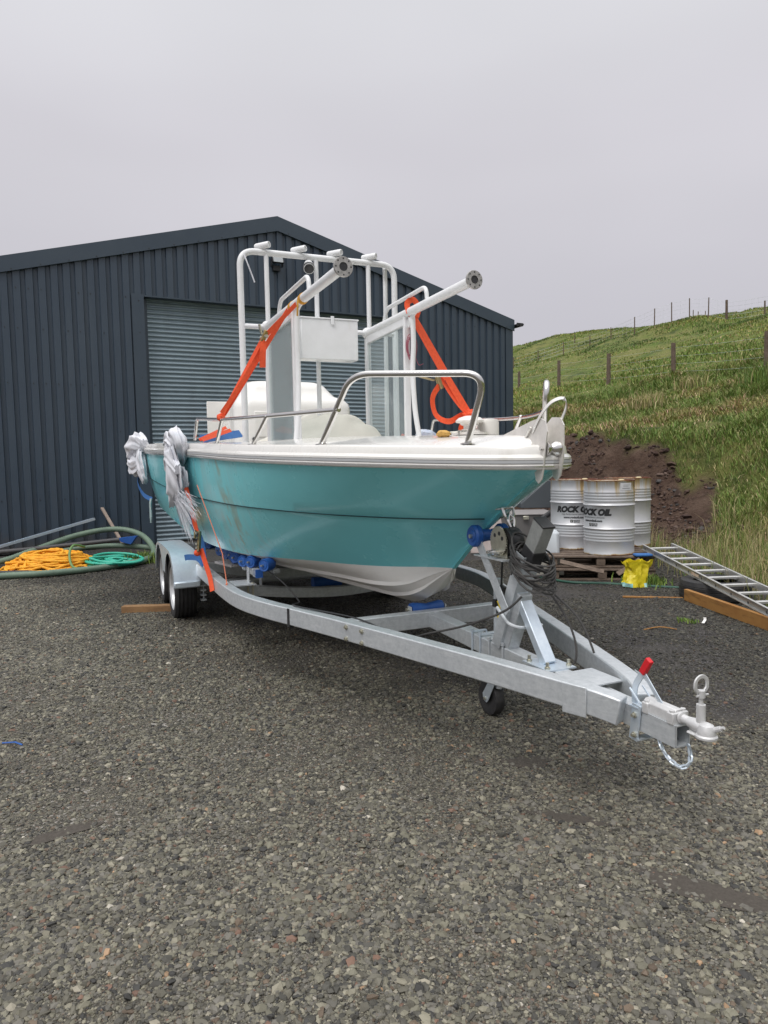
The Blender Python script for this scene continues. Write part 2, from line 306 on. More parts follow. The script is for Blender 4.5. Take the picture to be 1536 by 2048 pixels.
CP += [(7, 6.5, 1.9), (9, 3, 2.6), (7, -2, 2), (20, 8, 5.5), (20, -10, 5), (35, 20, 9), (40, 45, 15), (60, 70, 16), (60, 0, 12), (30, 110, 19), (0, 80, 8), (-20, 100, 9), (-40, 160, 14), (40, 170, 19), (110, 90, 17), (120, -60, 14), (40, -60, 6), (0, 40, 3.6), (-25, 60, 3)]
CPA = np.array(CP, float); Rr = np.hypot(CPA[:, 0][:, None] - CPA[:, 0], CPA[:, 1][:, None] - CPA[:, 1])
_A = np.block([[Rr + np.eye(len(CPA)) * -.6, np.c_[np.ones(len(CPA)), CPA[:, :2]]], [np.c_[np.ones(len(CPA)), CPA[:, :2]].T, np.zeros((3, 3))]])
_W = np.linalg.solve(_A, np.r_[CPA[:, 2], 0, 0, 0])
def vnoise(X, Y, s, seed=0):                      # smooth value noise
    x = np.asarray(X) / s + seed * 17.3; y = np.asarray(Y) / s + seed * 9.7; xi = np.floor(x).astype(np.int64); yi = np.floor(y).astype(np.int64); fx = x - xi; fy = y - yi
    h = lambda a, b: ((np.sin(a * 127.1 + b * 311.7 + seed * 74.7) * 43758.5453) % 1.0)
    fx = fx * fx * (3 - 2 * fx); fy = fy * fy * (3 - 2 * fy)
    return (h(xi, yi) * (1 - fx) + h(xi + 1, yi) * fx) * (1 - fy) + (h(xi, yi + 1) * (1 - fx) + h(xi + 1, yi + 1) * fx) * fy - .5
def sstep(a, b, x): t = np.clip((x - a) / (b - a), 0, 1); return t * t * (3 - 2 * t)
def hill(X, Y):
    X = np.asarray(X, float); Y = np.asarray(Y, float); z = _W[-3] + _W[-2] * X + _W[-1] * Y
    for i in range(len(CPA)): z = z + _W[i] * np.hypot(X - CPA[i, 0], Y - CPA[i, 1])
    d = foot_d(X, Y) + vnoise(X, Y, 1.1, 3) * .5; wid = 2.1 + 1.9 * sstep(10.6, 9.0, Y) + 0 * X
    m_ = np.clip(d / wid, 0, 1); m_ = m_ * m_ * (3 - 2 * m_) * .6 + m_ * .4
    far = sstep(5, 40, Y)
    z = np.maximum(z, .4) + vnoise(X, Y, 2.3, 1) * (.22 + far * .35) + vnoise(X, Y, .7, 2) * .10 + vnoise(X, Y, 9, 5) * far * 1.2
    ez = earth(X, Y)
    z = z + ez * (vnoise(X, Y, .6, 9) * .3 + vnoise(X, Y, .28, 7) * .26 + vnoise(X, Y, .13, 8) * .12)
    return z * m_ - .12 * (d <= 0.02)
def earth(X, Y):                                  # 1 on the dug earth face
    d = foot_d(X, Y) + vnoise(X, Y, .9, 11) * .7 + vnoise(X, Y, .3, 12) * .3
    return sstep(-.6, -.1, d) * (1 - sstep(1.75, 2.0, d + .45 * sstep(11.3, 9.6, Y) + .16 * np.maximum(0, X - 3.6))) * sstep(9.7, 10.2, Y + vnoise(X, Y, .8, 13)) * (1 - sstep(-.15, .25, X - (5.25 + .34 * (Y - 10.5)) + vnoise(X, Y, .7, 14) * .8 + vnoise(X, Y, .22, 15) * .4))
def warp(lo, hi, a, b, h, g=1.09):
    out = list(np.arange(a, b, h)); s = h
    x = b
    while x < hi: out.append(x); s *= g; x += s
    x = a - h; s = h; left = []
    while x > lo: left.append(x); s *= g; x -= s
    return np.array(left[::-1] + out)
def height_mesh(name, xs, ys, zf, mat_, keep=None):
    X, Y = np.meshgrid(xs, ys); Z = zf(X, Y); nx, ny = len(xs), len(ys); co = np.stack([X, Y, Z], -1).reshape(-1, 3)
    idx = np.arange(nx * ny).reshape(ny, nx); q = np.stack([idx[:-1, :-1], idx[:-1, 1:], idx[1:, 1:], idx[1:, :-1]], -1).reshape(-1, 4)
    if keep is not None:
        kq = keep(X, Y).reshape(-1)[q].any(1); q = q[kq]; u = np.unique(q); mp = np.full(nx * ny, -1); mp[u] = np.arange(len(u)); co = co[u]; q = mp[q]
    o = np_mesh(name, co, q, mat_); o.data.shade_smooth(); return o
def np_mesh(name, co, faces, mat_, col=None, tris=None, flat=False):
    me = bpy.data.meshes.new(name); nf = len(faces); k = faces.shape[1]; nt_ = 0 if tris is None else len(tris)
    me.vertices.add(len(co)); me.vertices.foreach_set('co', np.ascontiguousarray(co, dtype=np.float32).ravel())
    loops = faces.ravel() if tris is None else np.r_[faces.ravel(), tris.ravel()]
    me.loops.add(len(loops)); me.loops.foreach_set('vertex_index', loops.astype(np.int32))
    st_ = np.arange(nf) * k
    if nt_: st_ = np.r_[st_, nf * k + np.arange(nt_) * 3]
    me.polygons.add(nf + nt_); me.polygons.foreach_set('loop_start', st_.astype(np.int32)); me.update(calc_edges=True)
    if col is not None:
        a = me.color_attributes.new('tint', 'FLOAT_COLOR', 'POINT'); a.data.foreach_set('color', np.c_[col, np.ones(len(col))].astype(np.float32).ravel())
    if flat: me.shade_flat()
    me.materials.append(mat_); o = bpy.data.objects.new(name, me); C.objects.link(o); return o
def gravel_mat():
    m = bpy.data.materials.new('gravel bed'); m.use_nodes = True; T = m.node_tree; n = T.nodes; l = T.links; p = n['Principled BSDF']; p.inputs['Roughness'].default_value = .62; p.inputs['Specular IOR Level'].default_value = .35
    g = n.new('ShaderNodeNewGeometry'); P = g.outputs['Position']
    def noi(s, d=5, r=.6):
        t = n.new('ShaderNodeTexNoise'); t.inputs['Scale'].default_value = s; t.inputs['Detail'].default_value = d; t.inputs['Roughness'].default_value = r; l.new(P, t.inputs['Vector']); return t.outputs[0]
    def ramp(f, st_):
        r = n.new('ShaderNodeValToRGB'); e_ = r.color_ramp.elements; e_[0].position = st_[0][0]; e_[0].color = (*st_[0][1], 1); e_[1].position = st_[-1][0]; e_[1].color = (*st_[-1][1], 1)
        for a, c in st_[1:-1]: q = e_.new(a); q.color = (*c, 1)
        l.new(f, r.inputs[0]); return r.outputs[0]
    def mix(f, a, b, mode='MIX'):
        x = n.new('ShaderNodeMix'); x.data_type = 'RGBA'; x.blend_type = mode
        for s_, i in ((f, 0), (a, 6), (b, 7)):
            if hasattr(s_, 'links'): l.new(s_, x.inputs[i])
            else: x.inputs[i].default_value = s_ if i == 0 else (*s_, 1)
        return x.outputs[2]
    def mr_(f, a, b, c=0, d=1):
        r = n.new('ShaderNodeMapRange'); r.inputs[1].default_value = a; r.inputs[2].default_value = b; r.inputs[3].default_value = c; r.inputs[4].default_value = d; l.new(f, r.inputs[0]); return r.outputs[0]
    def vor(s, feat='F1'):
        v = n.new('ShaderNodeTexVoronoi'); v.inputs['Scale'].default_value = s; v.feature = feat; l.new(P, v.inputs['Vector']); return v
    v1 = vor(95); v2 = vor(48)
    stops = [(0, (.03, .028, .025)), (.2, (.055, .051, .043)), (.45, (.085, .079, .063)), (.7, (.125, .118, .092)), (.86, (.11, .078, .06)), (.93, (.2, .19, .17)), (1, (.32, .30, .27))]
    sep = n.new('ShaderNodeSeparateColor'); l.new(v1.outputs['Color'], sep.inputs[0]); sep2 = n.new('ShaderNodeSeparateColor'); l.new(v2.outputs['Color'], sep2.inputs[0])
    stops = [(a_, tuple(v_ * 1.3 for v_ in c_)) for a_, c_ in stops]; c1 = ramp(sep.outputs[0], stops); c2 = ramp(sep2.outputs[1], stops); cc = mix(mr_(noi(9), .5, .56), c1, c2)
    dark = [(0, (.012, .011, .012)), (.5, (.034, .030, .031)), (.8, (.055, .048, .05)), (.93, (.09, .085, .085)), (1, (.2, .2, .2))]
    cd_ = ramp(sep.outputs[1], dark)
    s = n.new('ShaderNodeSeparateXYZ'); l.new(P, s.inputs[0])
    # older, greener stone near; fresh dark chippings over the far right of the yard
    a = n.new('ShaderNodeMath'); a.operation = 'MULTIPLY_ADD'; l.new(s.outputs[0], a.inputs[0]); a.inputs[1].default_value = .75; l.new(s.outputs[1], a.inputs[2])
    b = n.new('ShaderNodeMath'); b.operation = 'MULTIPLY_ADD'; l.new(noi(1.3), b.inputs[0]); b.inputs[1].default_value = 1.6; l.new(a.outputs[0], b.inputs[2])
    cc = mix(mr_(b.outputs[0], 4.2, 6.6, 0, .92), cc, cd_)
    cc = mix(mr_(noi(2.1, 3), .42, .7, 0, .55), cc, (.095, .085, .066))
    l.new(cc, p.inputs['Base Color'])
    hgt = n.new('ShaderNodeMath'); hgt.operation = 'MULTIPLY_ADD'; l.new(v1.outputs['Distance'], hgt.inputs[0]); hgt.inputs[1].default_value = -1; l.new(sep.outputs[2], hgt.inputs[2])
    bp = n.new('ShaderNodeBump'); bp.inputs['Strength'].default_value = .9; bp.inputs['Distance'].default_value = .012; l.new(hgt.outputs[0], bp.inputs['Height']); l.new(bp.outputs[0], p.inputs['Normal']); return m
def yard(X, Y): return vnoise(X, Y, 1.7, 21) * .03 + vnoise(X, Y, .45, 22) * .012
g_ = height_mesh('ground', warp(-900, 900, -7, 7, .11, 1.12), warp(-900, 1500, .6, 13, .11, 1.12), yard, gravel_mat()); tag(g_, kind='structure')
def hill_mat():
    m = bpy.data.materials.new('hill turf'); m.use_nodes = True; T = m.node_tree; n = T.nodes; l = T.links; p = n['Principled BSDF']; p.inputs['Roughness'].default_value = .85; p.inputs['Specular IOR Level'].default_value = .15
    g = n.new('ShaderNodeNewGeometry'); P = g.outputs['Position']; at = n.new('ShaderNodeAttribute'); at.attribute_name = 'tint'
    def noi(s, d=6, r=.65):
        t = n.new('ShaderNodeTexNoise'); t.inputs['Scale'].default_value = s; t.inputs['Detail'].default_value = d; t.inputs['Roughness'].default_value = r; l.new(P, t.inputs['Vector']); return t.outputs[0]
    def mr_(f, a, b, c=0, d=1):
        r = n.new('ShaderNodeMapRange'); r.inputs[1].default_value = a; r.inputs[2].default_value = b; r.inputs[3].default_value = c; r.inputs[4].default_value = d; l.new(f, r.inputs[0]); return r.outputs[0]
    def mix(f, a, b):
        x = n.new('ShaderNodeMix'); x.data_type = 'RGBA'
        for s_, i in ((f, 0), (a, 6), (b, 7)):
            if hasattr(s_, 'links'): l.new(s_, x.inputs[i])
            else: x.inputs[i].default_value = (*s_, 1)
        return x.outputs[2]
    gr = mix(mr_(noi(.25), .42, .6), (.10, .145, .030), (.165, .17, .052)); gr = mix(mr_(noi(.9), .48, .66), gr, (.05, .075, .022)); gr = mix(mr_(noi(4), .5, .72), gr, (.21, .18, .08))
    ea = mix(mr_(noi(1.7), .4, .65), (.078, .048, .035), (.128, .086, .064)); ea = mix(mr_(noi(9), .52, .7), ea, (.04, .025, .02)); ea = mix(mr_(noi(30), .6, .72), ea, (.18, .14, .12))
    l.new(mix(at.outputs['Fac'], gr, ea), p.inputs['Base Color'])
    bp = n.new('ShaderNodeBump'); bp.inputs['Strength'].default_value = .9; bp.inputs['Distance'].default_value = .12; l.new(noi(7, 9, .75), bp.inputs['Height']); l.new(bp.outputs[0], p.inputs['Normal']); return m
ho = height_mesh('hillside', warp(-500, 700, 1.0, 14, .10, 1.06), warp(-300, 900, 3, 20, .10, 1.045), hill, hill_mat(), keep=lambda X, Y: foot_d(X, Y) > -.7); tag(ho, kind='structure')
_n_ = len(ho.data.vertices); co = np.empty(_n_ * 3, np.float32); ho.data.vertices.foreach_get('co', co); co = co.reshape(-1, 3); ef = earth(co[:, 0], co[:, 1])
at_ = ho.data.color_attributes.new('tint', 'FLOAT_COLOR', 'POINT'); at_.data.foreach_set('color', np.c_[ef, ef, ef, np.ones(_n_)].astype(np.float32).ravel())
def attr_mat(name, rough, spec=.3, tr=0):
    m = bpy.data.materials.new(name); m.use_nodes = True; n = m.node_tree.nodes; p = n['Principled BSDF']; a = n.new('ShaderNodeAttribute'); a.attribute_name = 'tint'
    m.node_tree.links.new(a.outputs['Color'], p.inputs['Base Color']); p.inputs['Roughness'].default_value = rough; p.inputs['Specular IOR Level'].default_value = spec; return m
# loose stones
PAL = np.array([(.060, .058, .054), (.105, .100, .085), (.155, .150, .122), (.125, .120, .112), (.21, .20, .165), (.035, .034, .036), (.12, .090, .070), (.15, .088, .068), (.25, .235, .20), (.30, .20, .13), (.42, .40, .37)]) * np.array([1.16, 1.12, 1.02]) * .86 + np.array([.011, .0118, .0095])
PW = np.array([16, 24, 18, 15, 7, 11, 4, 1.0, 1.8, .4, .25]); PW = PW / PW.sum()
_g = (1 + 5 ** .5) / 2
ICO = np.array([(-1, _g, 0), (1, _g, 0), (-1, -_g, 0), (1, -_g, 0), (0, -1, _g), (0, 1, _g), (0, -1, -_g), (0, 1, -_g), (_g, 0, -1), (_g, 0, 1), (-_g, 0, -1), (-_g, 0, 1)]) / (1 + _g * _g) ** .5
CF = np.array([(0, 11, 5), (0, 5, 1), (0, 1, 7), (0, 7, 10), (0, 10, 11), (1, 5, 9), (5, 11, 4), (11, 10, 2), (10, 7, 6), (7, 1, 8), (3, 9, 4), (3, 4, 2), (3, 2, 6), (3, 6, 8), (3, 8, 9), (4, 9, 5), (2, 4, 11), (6, 2, 10), (8, 6, 7), (9, 8, 1)])
def rocks(name, X, Y, Z, R, mat_, pal, pw, flat=.6, bright=None):
    n = len(X); v = ICO[None] * (1 + rng.uniform(-.26, .26, (n, 12, 1))) + rng.uniform(-.13, .13, (n, 12, 3)); v *= np.stack([rng.uniform(.8, 1.35, n), rng.uniform(.6, 1.1, n), rng.uniform(flat * .7, flat * 1.2, n)], -1)[:, None]
    a = rng.uniform(0, 2 * pi, n); b = rng.normal(0, .35, n); ca, sa, cb, sb = np.cos(a), np.sin(a), np.cos(b), np.sin(b)
    y = v[..., 1] * cb[:, None] - v[..., 2] * sb[:, None]; z = v[..., 1] * sb[:, None] + v[..., 2] * cb[:, None]; x = v[..., 0]
    v = np.stack([x * ca[:, None] - y * sa[:, None], x * sa[:, None] + y * ca[:, None], z], -1) * R[:, None, None] + np.stack([X, Y, Z], -1)[:, None]
    f = (CF[None] + (np.arange(n) * 12)[:, None, None]).reshape(-1, 3); c = pal[rng.choice(len(pal), n, p=pw)] * rng.uniform(.75, 1.25, (n, 1))
    if bright is not None: c = c * bright[:, None]
    return np_mesh(name, v.reshape(-1, 3), f, mat_, np.repeat(c, 12, 0), flat=True)
NS = 380000; YY = 1.35 + (rng.random(NS * 2) ** 1.25) * 8.6; XX = rng.uniform(-.62, .62, NS * 2) * (YY + .25)
nn = vnoise(XX, YY, .55, 31) + .7 * vnoise(XX, YY, .17, 32) + .5 * vnoise(XX, YY, 1.4, 33)
kp = (rng.random(NS * 2) < .62 + .8 * nn) & (foot_d(XX, YY) < 0)
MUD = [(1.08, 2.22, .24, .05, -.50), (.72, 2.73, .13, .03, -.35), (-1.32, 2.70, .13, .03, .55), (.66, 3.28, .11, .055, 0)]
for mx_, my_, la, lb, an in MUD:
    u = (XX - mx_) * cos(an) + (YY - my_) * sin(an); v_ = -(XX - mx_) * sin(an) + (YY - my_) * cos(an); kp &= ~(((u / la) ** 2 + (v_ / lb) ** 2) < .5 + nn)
XX = XX[kp]; YY = YY[kp]; nn = nn[kp]
RR = np.exp(rng.normal(0, .5, len(XX))) * .0036 * (1 + .10 * YY) * (1 + .5 * nn); big = rng.random(len(XX)) < .012; RR = np.minimum(np.where(big, RR * 1.8, RR), .017)
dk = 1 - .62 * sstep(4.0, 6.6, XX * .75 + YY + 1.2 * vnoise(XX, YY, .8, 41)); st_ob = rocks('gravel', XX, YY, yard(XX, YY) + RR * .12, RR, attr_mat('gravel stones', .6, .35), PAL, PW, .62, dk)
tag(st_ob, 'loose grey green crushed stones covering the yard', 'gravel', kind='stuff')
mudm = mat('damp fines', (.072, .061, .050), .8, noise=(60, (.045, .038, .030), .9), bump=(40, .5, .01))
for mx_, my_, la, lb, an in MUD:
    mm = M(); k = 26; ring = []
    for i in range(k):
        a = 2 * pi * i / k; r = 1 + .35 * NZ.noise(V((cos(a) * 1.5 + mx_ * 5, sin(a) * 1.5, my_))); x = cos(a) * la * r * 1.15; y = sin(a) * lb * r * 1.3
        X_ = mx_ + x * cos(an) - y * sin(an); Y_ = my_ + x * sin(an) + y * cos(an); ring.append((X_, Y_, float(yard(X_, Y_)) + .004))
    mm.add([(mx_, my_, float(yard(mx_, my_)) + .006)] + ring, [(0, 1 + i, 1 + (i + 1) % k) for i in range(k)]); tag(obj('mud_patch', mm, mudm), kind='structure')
# rubble on the dug bank
NR = 2600; bx_ = rng.uniform(1.6, 6.6, NR * 4); by_ = rng.uniform(9.2, 16, NR * 4); kk = (earth(bx_, by_) > .5) & (vnoise(bx_, by_, .8, 51) + .5 * vnoise(bx_, by_, .25, 52) > -.12); bx_, by_ = bx_[kk][:NR], by_[kk][:NR]
br = np.exp(rng.normal(0, .55, len(bx_))) * .020; br = np.minimum(br, .11)
o = rocks('earth_rubble', bx_, by_, hill(bx_, by_) + br * .15, br, attr_mat('rubble', .85, .2), np.array([(.085, .054, .043), (.05, .032, .027), (.12, .085, .07), (.075, .07, .068)]), np.array([.4, .3, .18, .12]), .75); tag(o, 'brown clods and broken stones on the dug bank', 'rubble', kind='stuff')
# grass
GPAL = np.array([(.15, .235, .045), (.20, .27, .065), (.105, .17, .038), (.27, .275, .09), (.36, .30, .15), (.44, .37, .21), (.12, .21, .05)])
def blades(name, X, Y, Z, L, Wd, lean, mat_, pw, tint=None):
    n = len(X); a = rng.uniform(0, 2 * pi, n); dx, dy = np.cos(a), np.sin(a); b = rng.uniform(0, 2 * pi, n); lx, ly = np.cos(b) * lean, np.sin(b) * lean; B = np.stack([X, Y, Z], -1); Wv = np.stack([dx * Wd, dy * Wd, 0 * dx], -1)
    mid = B + np.stack([lx * L * .35, ly * L * .35, L * .6], -1); tip = B + np.stack([lx * L, ly * L, L * (1 - .35 * lean)], -1)
    v = np.stack([B - Wv, B + Wv, mid + Wv * .7, mid - Wv * .7, tip], 1).reshape(-1, 3); k = np.arange(n)[:, None] * 5
    c = GPAL[rng.choice(len(GPAL), n, p=pw)] * rng.uniform(.7, 1.3, (n, 1))
    if tint is not None: c = c * tint
    return np_mesh(name, v, k + np.array([[0, 1, 2, 3]]), mat_, np.repeat(c, 5, 0), tris=k + np.array([[3, 2, 4]]))
gm = attr_mat('grass blade', .6, .25)
def scatter(n, y0, y1, p, wide=(.10, .64)):
    Y = y0 + (y1 - y0) * rng.random(n) ** p; X = rng.uniform(wide[0], wide[1], n) * (Y + .8); return X, Y
X, Y = scatter(470000, 4.2, 27, 1.5, (.12, .68)); d = foot_d(X, Y); cl = vnoise(X, Y, .5, 61) + .8 * vnoise(X, Y, 1.6, 62)
kp = (d > -.35) & (earth(X, Y) < .35) & (rng.random(len(X)) < .62 + .9 * cl); X, Y, d, cl = X[kp], Y[kp], d[kp], cl[kp]
Z = hill(X, Y); Lh = (.10 + .17 * rng.random(len(X)) ** 1.5) * (1 + 1.0 * cl) * sstep(-.3, .8, d) * (1 + .02 * Y); dry = sstep(.0, .28, vnoise(X, Y, 3.1, 63) + .35 * vnoise(X, Y, .9, 64))
tn = np.stack([1 + .55 * dry, 1 + .12 * dry, 1 + .6 * dry], -1)
o = blades('long_grass', X, Y, Z - .02, Lh * .9, .0019 + .00036 * Y, rng.uniform(.35, 1.3, len(X)), gm, np.array([.26, .22, .16, .13, .09, .05, .09]), tn); tag(o, 'long green and straw coloured grass on the near slope', 'grass', kind='stuff')
X, Y = scatter(190000, 22, 100, 1.4, (.14, .64)); cl = vnoise(X, Y, 2.0, 65) + .8 * vnoise(X, Y, 6, 66); kp = rng.random(len(X)) < .55 + 1.0 * cl; X, Y, cl = X[kp], Y[kp], cl[kp]; br_k = sstep(.05, .3, vnoise(X, Y, 7, 67) + .5 * vnoise(X, Y, 2.2, 68)); ye_k = sstep(.05, .3, vnoise(X, Y, 5, 69)); tn2 = 1.0 * np.stack([1.06 - .5 * br_k + .25 * ye_k, 1 - .38 * br_k + .1 * ye_k, 1 - .3 * br_k + .1 * ye_k], -1)
o = blades('hill_grass', X, Y, hill(X, Y) - .03, (.08 + .13 * rng.random(len(X))) * (1 + 1.1 * cl), .005 + .00055 * Y, rng.uniform(.1, .8, len(X)), gm, np.array([.27, .2, .2, .15, .06, .02, .1]), tn2); tag(o, 'tussocky grass and bracken on the far slope', 'grass', kind='stuff')
# seed heads at the foot of the slope
X = rng.uniform(2.9, 5.8, 9000); Y = rng.uniform(4.6, 12.2, 9000); d = foot_d(X, Y); kp = (d > -.75) & (d < .9) & (rng.random(9000) < .35 + .5 * (d + .75)) & ((X > 3.45) | (Y > 8.9)) & (earth(X, Y) < .5); X, Y = X[kp], Y[kp]
o = blades('seeding_grass', X, Y, np.maximum(hill(X, Y), 0) - .01, rng.uniform(.25, .55, len(X)), .0035, rng.uniform(.05, .5, len(X)), gm, np.array([.1, .1, .05, .15, .25, .30, .05])); tag(o, 'pale seeding grass stems along the yard edge', 'grass', kind='stuff')
def tuft(name, label, x, y, n, h, spread, pw, z=None, group=None, cat='plant'):
    X = rng.normal(x, spread, n); Y = rng.normal(y, spread, n); Z = (hill(X, Y) if z is None else np.full(n, z)) - .01
    o = blades(name, X, Y, Z, rng.uniform(.5, 1, n) * h, .003 + .0009 * y ** .8, rng.uniform(.05, .6, n), gm, np.array(pw) / sum(pw)); tag(o, label, cat, group)
for i, (px, D, h, pw, lab) in enumerate([(1240, 24, .75, (1, 1, 4, 1, 1, 0, 1), 'dark green rush clump just below the lower wire fence'), (1295, 19.5, .65, (0, 1, 1, 2, 3, 2, 0), 'brown rush clump in the grass above the dug bank'),
        (1380, 23, .8, (0, 1, 1, 2, 3, 1, 0), 'brown rush clump right beside the second fence post from the right'), (1523, 19, .9, (2, 1, 4, 1, 1, 0, 2), 'tall dark rush clump at the right edge of the picture')]):
    tuft('rush_clump', lab, (px - 768) / 1400 * D, D, 420, h, .22, pw)
tuft('weed_clump', 'green weeds between the hose coil and the shed door', -3.62, 10.45, 260, .22, .10, (3, 3, 1, 1, 1, 0, 2), 0)
tuft('weed_clump', 'small green weeds beside the yellow bag', 2.95, 7.85, 220, .16, .12, (4, 3, 2, 0, 0, 0, 2), 0)
tuft('weed_clump', 'tiny green weed in the gravel at the lower left edge', -1.34, 2.02, 70, .05, .03, (3, 4, 0, 3, 0, 0, 2), .01)
tuft('weed_clump', 'tiny green weed in front of the long plank', 2.62, 6.0, 60, .06, .04, (3, 4, 0, 1, 0, 0, 2), .01)
# ================================================================== SHED
SH = thing('metal_shed', 'dark blue grey corrugated metal shed with a roller door', 'shed', (0, 0, 0), 'B')
XL, XR, XP, ZE, ZP = -3.06, 8.16, 2.55, 4.56, 6.08
def roof_z(x): return ZP - (ZP - ZE) * abs(x - XP) / (XR - XP)
DX0, DX1, DZ, PIT, RD = .03, 5.07, 4.46, .19, .036
m = M(); x = XL + .02; segs = []
while x < XR - .02:                                # one rib per pitch: pan, side, crown, side
    for a, b, ya, yb in ((0, .06, 0, 0), (.06, .072, 0, -RD), (.072, .178, -RD, -RD), (.178, .19, -RD, 0)): segs.append((x + a, x + b, ya, yb))
    x += PIT
for a, b, ya, yb in segs:
    b = min(b, XR - .01); zb = DZ if (a > DX0 - .05 and b < DX1 + .05) else .02
    m.add([(a, ya, zb), (b, yb, zb), (b, yb, roof_z(b) - .12), (a, ya, roof_z(a) - .12)], [(0, 1, 2, 3)])
obj('wall', m, clad, SH, flat=True)
m = M(); LEN = 18.0                                 # side and back walls, roof
for xx in (XL, XR): m.bb(xx - .02, xx + .02, .03, LEN, 0, ZE - .05)
m.bb(XL, XR, LEN - .04, LEN, 0, ZE); obj('side_wall', m, clad, SH)
for a, b in ((XL - .06, XP), (XR + .06, XP)):
    za = roof_z(a) + .02; m = M(); T = V((b - a, 0, ZP + .02 - za)); U = V((-T.z, 0, T.x)).normalized(); U = U if U.z > 0 else -U
    P0, P1 = V((a, -.05, za)), V((b, -.05, ZP + .02)); m.add([P0, P1, P1 + V((0, LEN, 0)), P0 + V((0, LEN, 0)), P0 + U * .05, P1 + U * .05, P1 + U * .05 + V((0, LEN, 0)), P0 + U * .05 + V((0, LEN, 0))], [(0, 1, 2, 3), (7, 6, 5, 4), (0, 4, 5, 1), (1, 5, 6, 2), (2, 6, 7, 3), (3, 7, 4, 0)]); obj('roof', m, clad, SH)
    m = M(); y0, y1 = -.075, -.055                 # barge flashing
    m.add([(a, y0, za - .20), (b, y0, ZP - .20), (b, y0, ZP + .075), (a, y0, za + .055), (a, y1, za - .20), (b, y1, ZP - .20), (b, y1, ZP + .075), (a, y1, za + .055)], [(0, 1, 2, 3), (7, 6, 5, 4), (0, 4, 5, 1), (3, 2, 6, 7), (0, 3, 7, 4), (1, 5, 6, 2)]); fo = obj('barge_trim', m, flash, SH)
    for k in range(13):
        u = (k + .5) / 13; m = M().lathe((a + (b - a) * u, -.076, za + (ZP - za) * u - .17), (0, -1, 0), [(0, .006), (.009, .004), (.009, 0)], 8); obj('rivet', m, blackpl, fo)
m = M(); m.bb(DX0 - .21, DX0, -.05, -.035, .02, DZ + .01); m.bb(DX0 - .012, DX0, -.036, .24, .02, DZ); m.bb(DX1, DX1 + .012, -.036, .24, .02, DZ); m.bb(DX1, DX1 + .21, -.05, -.035, .02, DZ + .01); m.bb(DX0, DX1, -.045, .24, DZ - .03, DZ - .002); obj('door_trim', m, flash, SH)
m = M(); m.bb(XR - .17, XR + .012, -.052, -.03, .02, ZE - .1); m.bb(XR + .002, XR + .03, -.05, .3, .02, ZE - .1); obj('corner_trim', m, flash, SH)
nsc = 0
for k in range(150):                                # screw heads
    x_ = XL + .125 + PIT * rng.integers(0, 58); z_ = rng.choice([.9, 2.05, 2.85, 3.75, 4.4])
    if (DX0 - .3 < x_ < DX1 + .3 and z_ < DZ) or z_ > roof_z(x_) - .3 or nsc > 70: continue
    nsc += 1; obj('screw', M().lathe((x_, -RD - .001, z_), (0, -1, 0), [(0, .007), (.010, .005), (.010, 0)], 8), blackpl, SH)
for z_ in (.6, 1.4, 2.2, 3.0, 3.8, 4.35): obj('screw', M().lathe((DX0 - .09, -.051, z_), (0, -1, 0), [(0, .007), (.009, .005), (.009, 0)], 8), blackpl, SH)
dr = M(); k = 0; z_ = .03; PH = .081                # roller door: curved slats as one profile
prof = []
while z_ < DZ:
    for j in range(7):
        u = j / 7; prof.append((.17 - .026 * sin(pi * min(1, u / .82)) ** .8 * (1 if u < .82 else 0), z_ + PH * u))
    z_ += PH
for (y_, z0), (y2, z1) in zip(prof[:-1], prof[1:]): dr.add([(DX0 + .01, y_, z0), (DX1 - .01, y_, z0), (DX1 - .01, y2, z1), (DX0 + .01, y2, z1)], [(0, 1, 2, 3)])
D_ = obj('roller_door', dr, slat, SH, flat=True)
for a, b in ((DX0 + .012, DX0 + .07), (DX1 - .07, DX1 - .012)): obj('door_guide', M().bb(a, b, .10, .145, .02, DZ - .04), flash, D_)
m = M(); pr = [(.07 * cos(a), .07 * sin(a)) for a in np.linspace(pi, 2 * pi, 9)]; pr += [(x_ * .9, y_ * .9) for x_, y_ in reversed(pr)]
m.sweep([(XR + .15, -.22, ZE - .04), (XR + .15, LEN, ZE - .04)], pr); m.bb(XR + .02, XR + .2, -.21, -.2, ZE - .10, ZE - .03); obj('gutter', m, blackpl, SH)
FL = thing('floodlight', 'small black floodlight mounted on the shed gable', 'floodlight', (2.50, -.05, 5.2), 'B')
m = M(); m.box((2.50, -.16, 5.33), (.23, .05, .18), X=(1, 0, 0), Y=(0, 1, -.35)); obj('housing', m, blackpl, FL, bevel=.008)
m = M(); m.box((2.50, -.188, 5.322), (.19, .006, .14), X=(1, 0, 0), Y=(0, 1, -.35)); obj('lens', m, mat('lamp glass', (.35, .37, .38), .15, .3), FL)
m = M(); m.bb(2.43, 2.57, -.10, -.03, 5.12, 5.22); m.bb(2.385, 2.395, -.15, -.06, 5.19, 5.33); m.bb(2.605, 2.615, -.15, -.06, 5.19, 5.33); obj('bracket', m, blackpl, FL, bevel=.004)
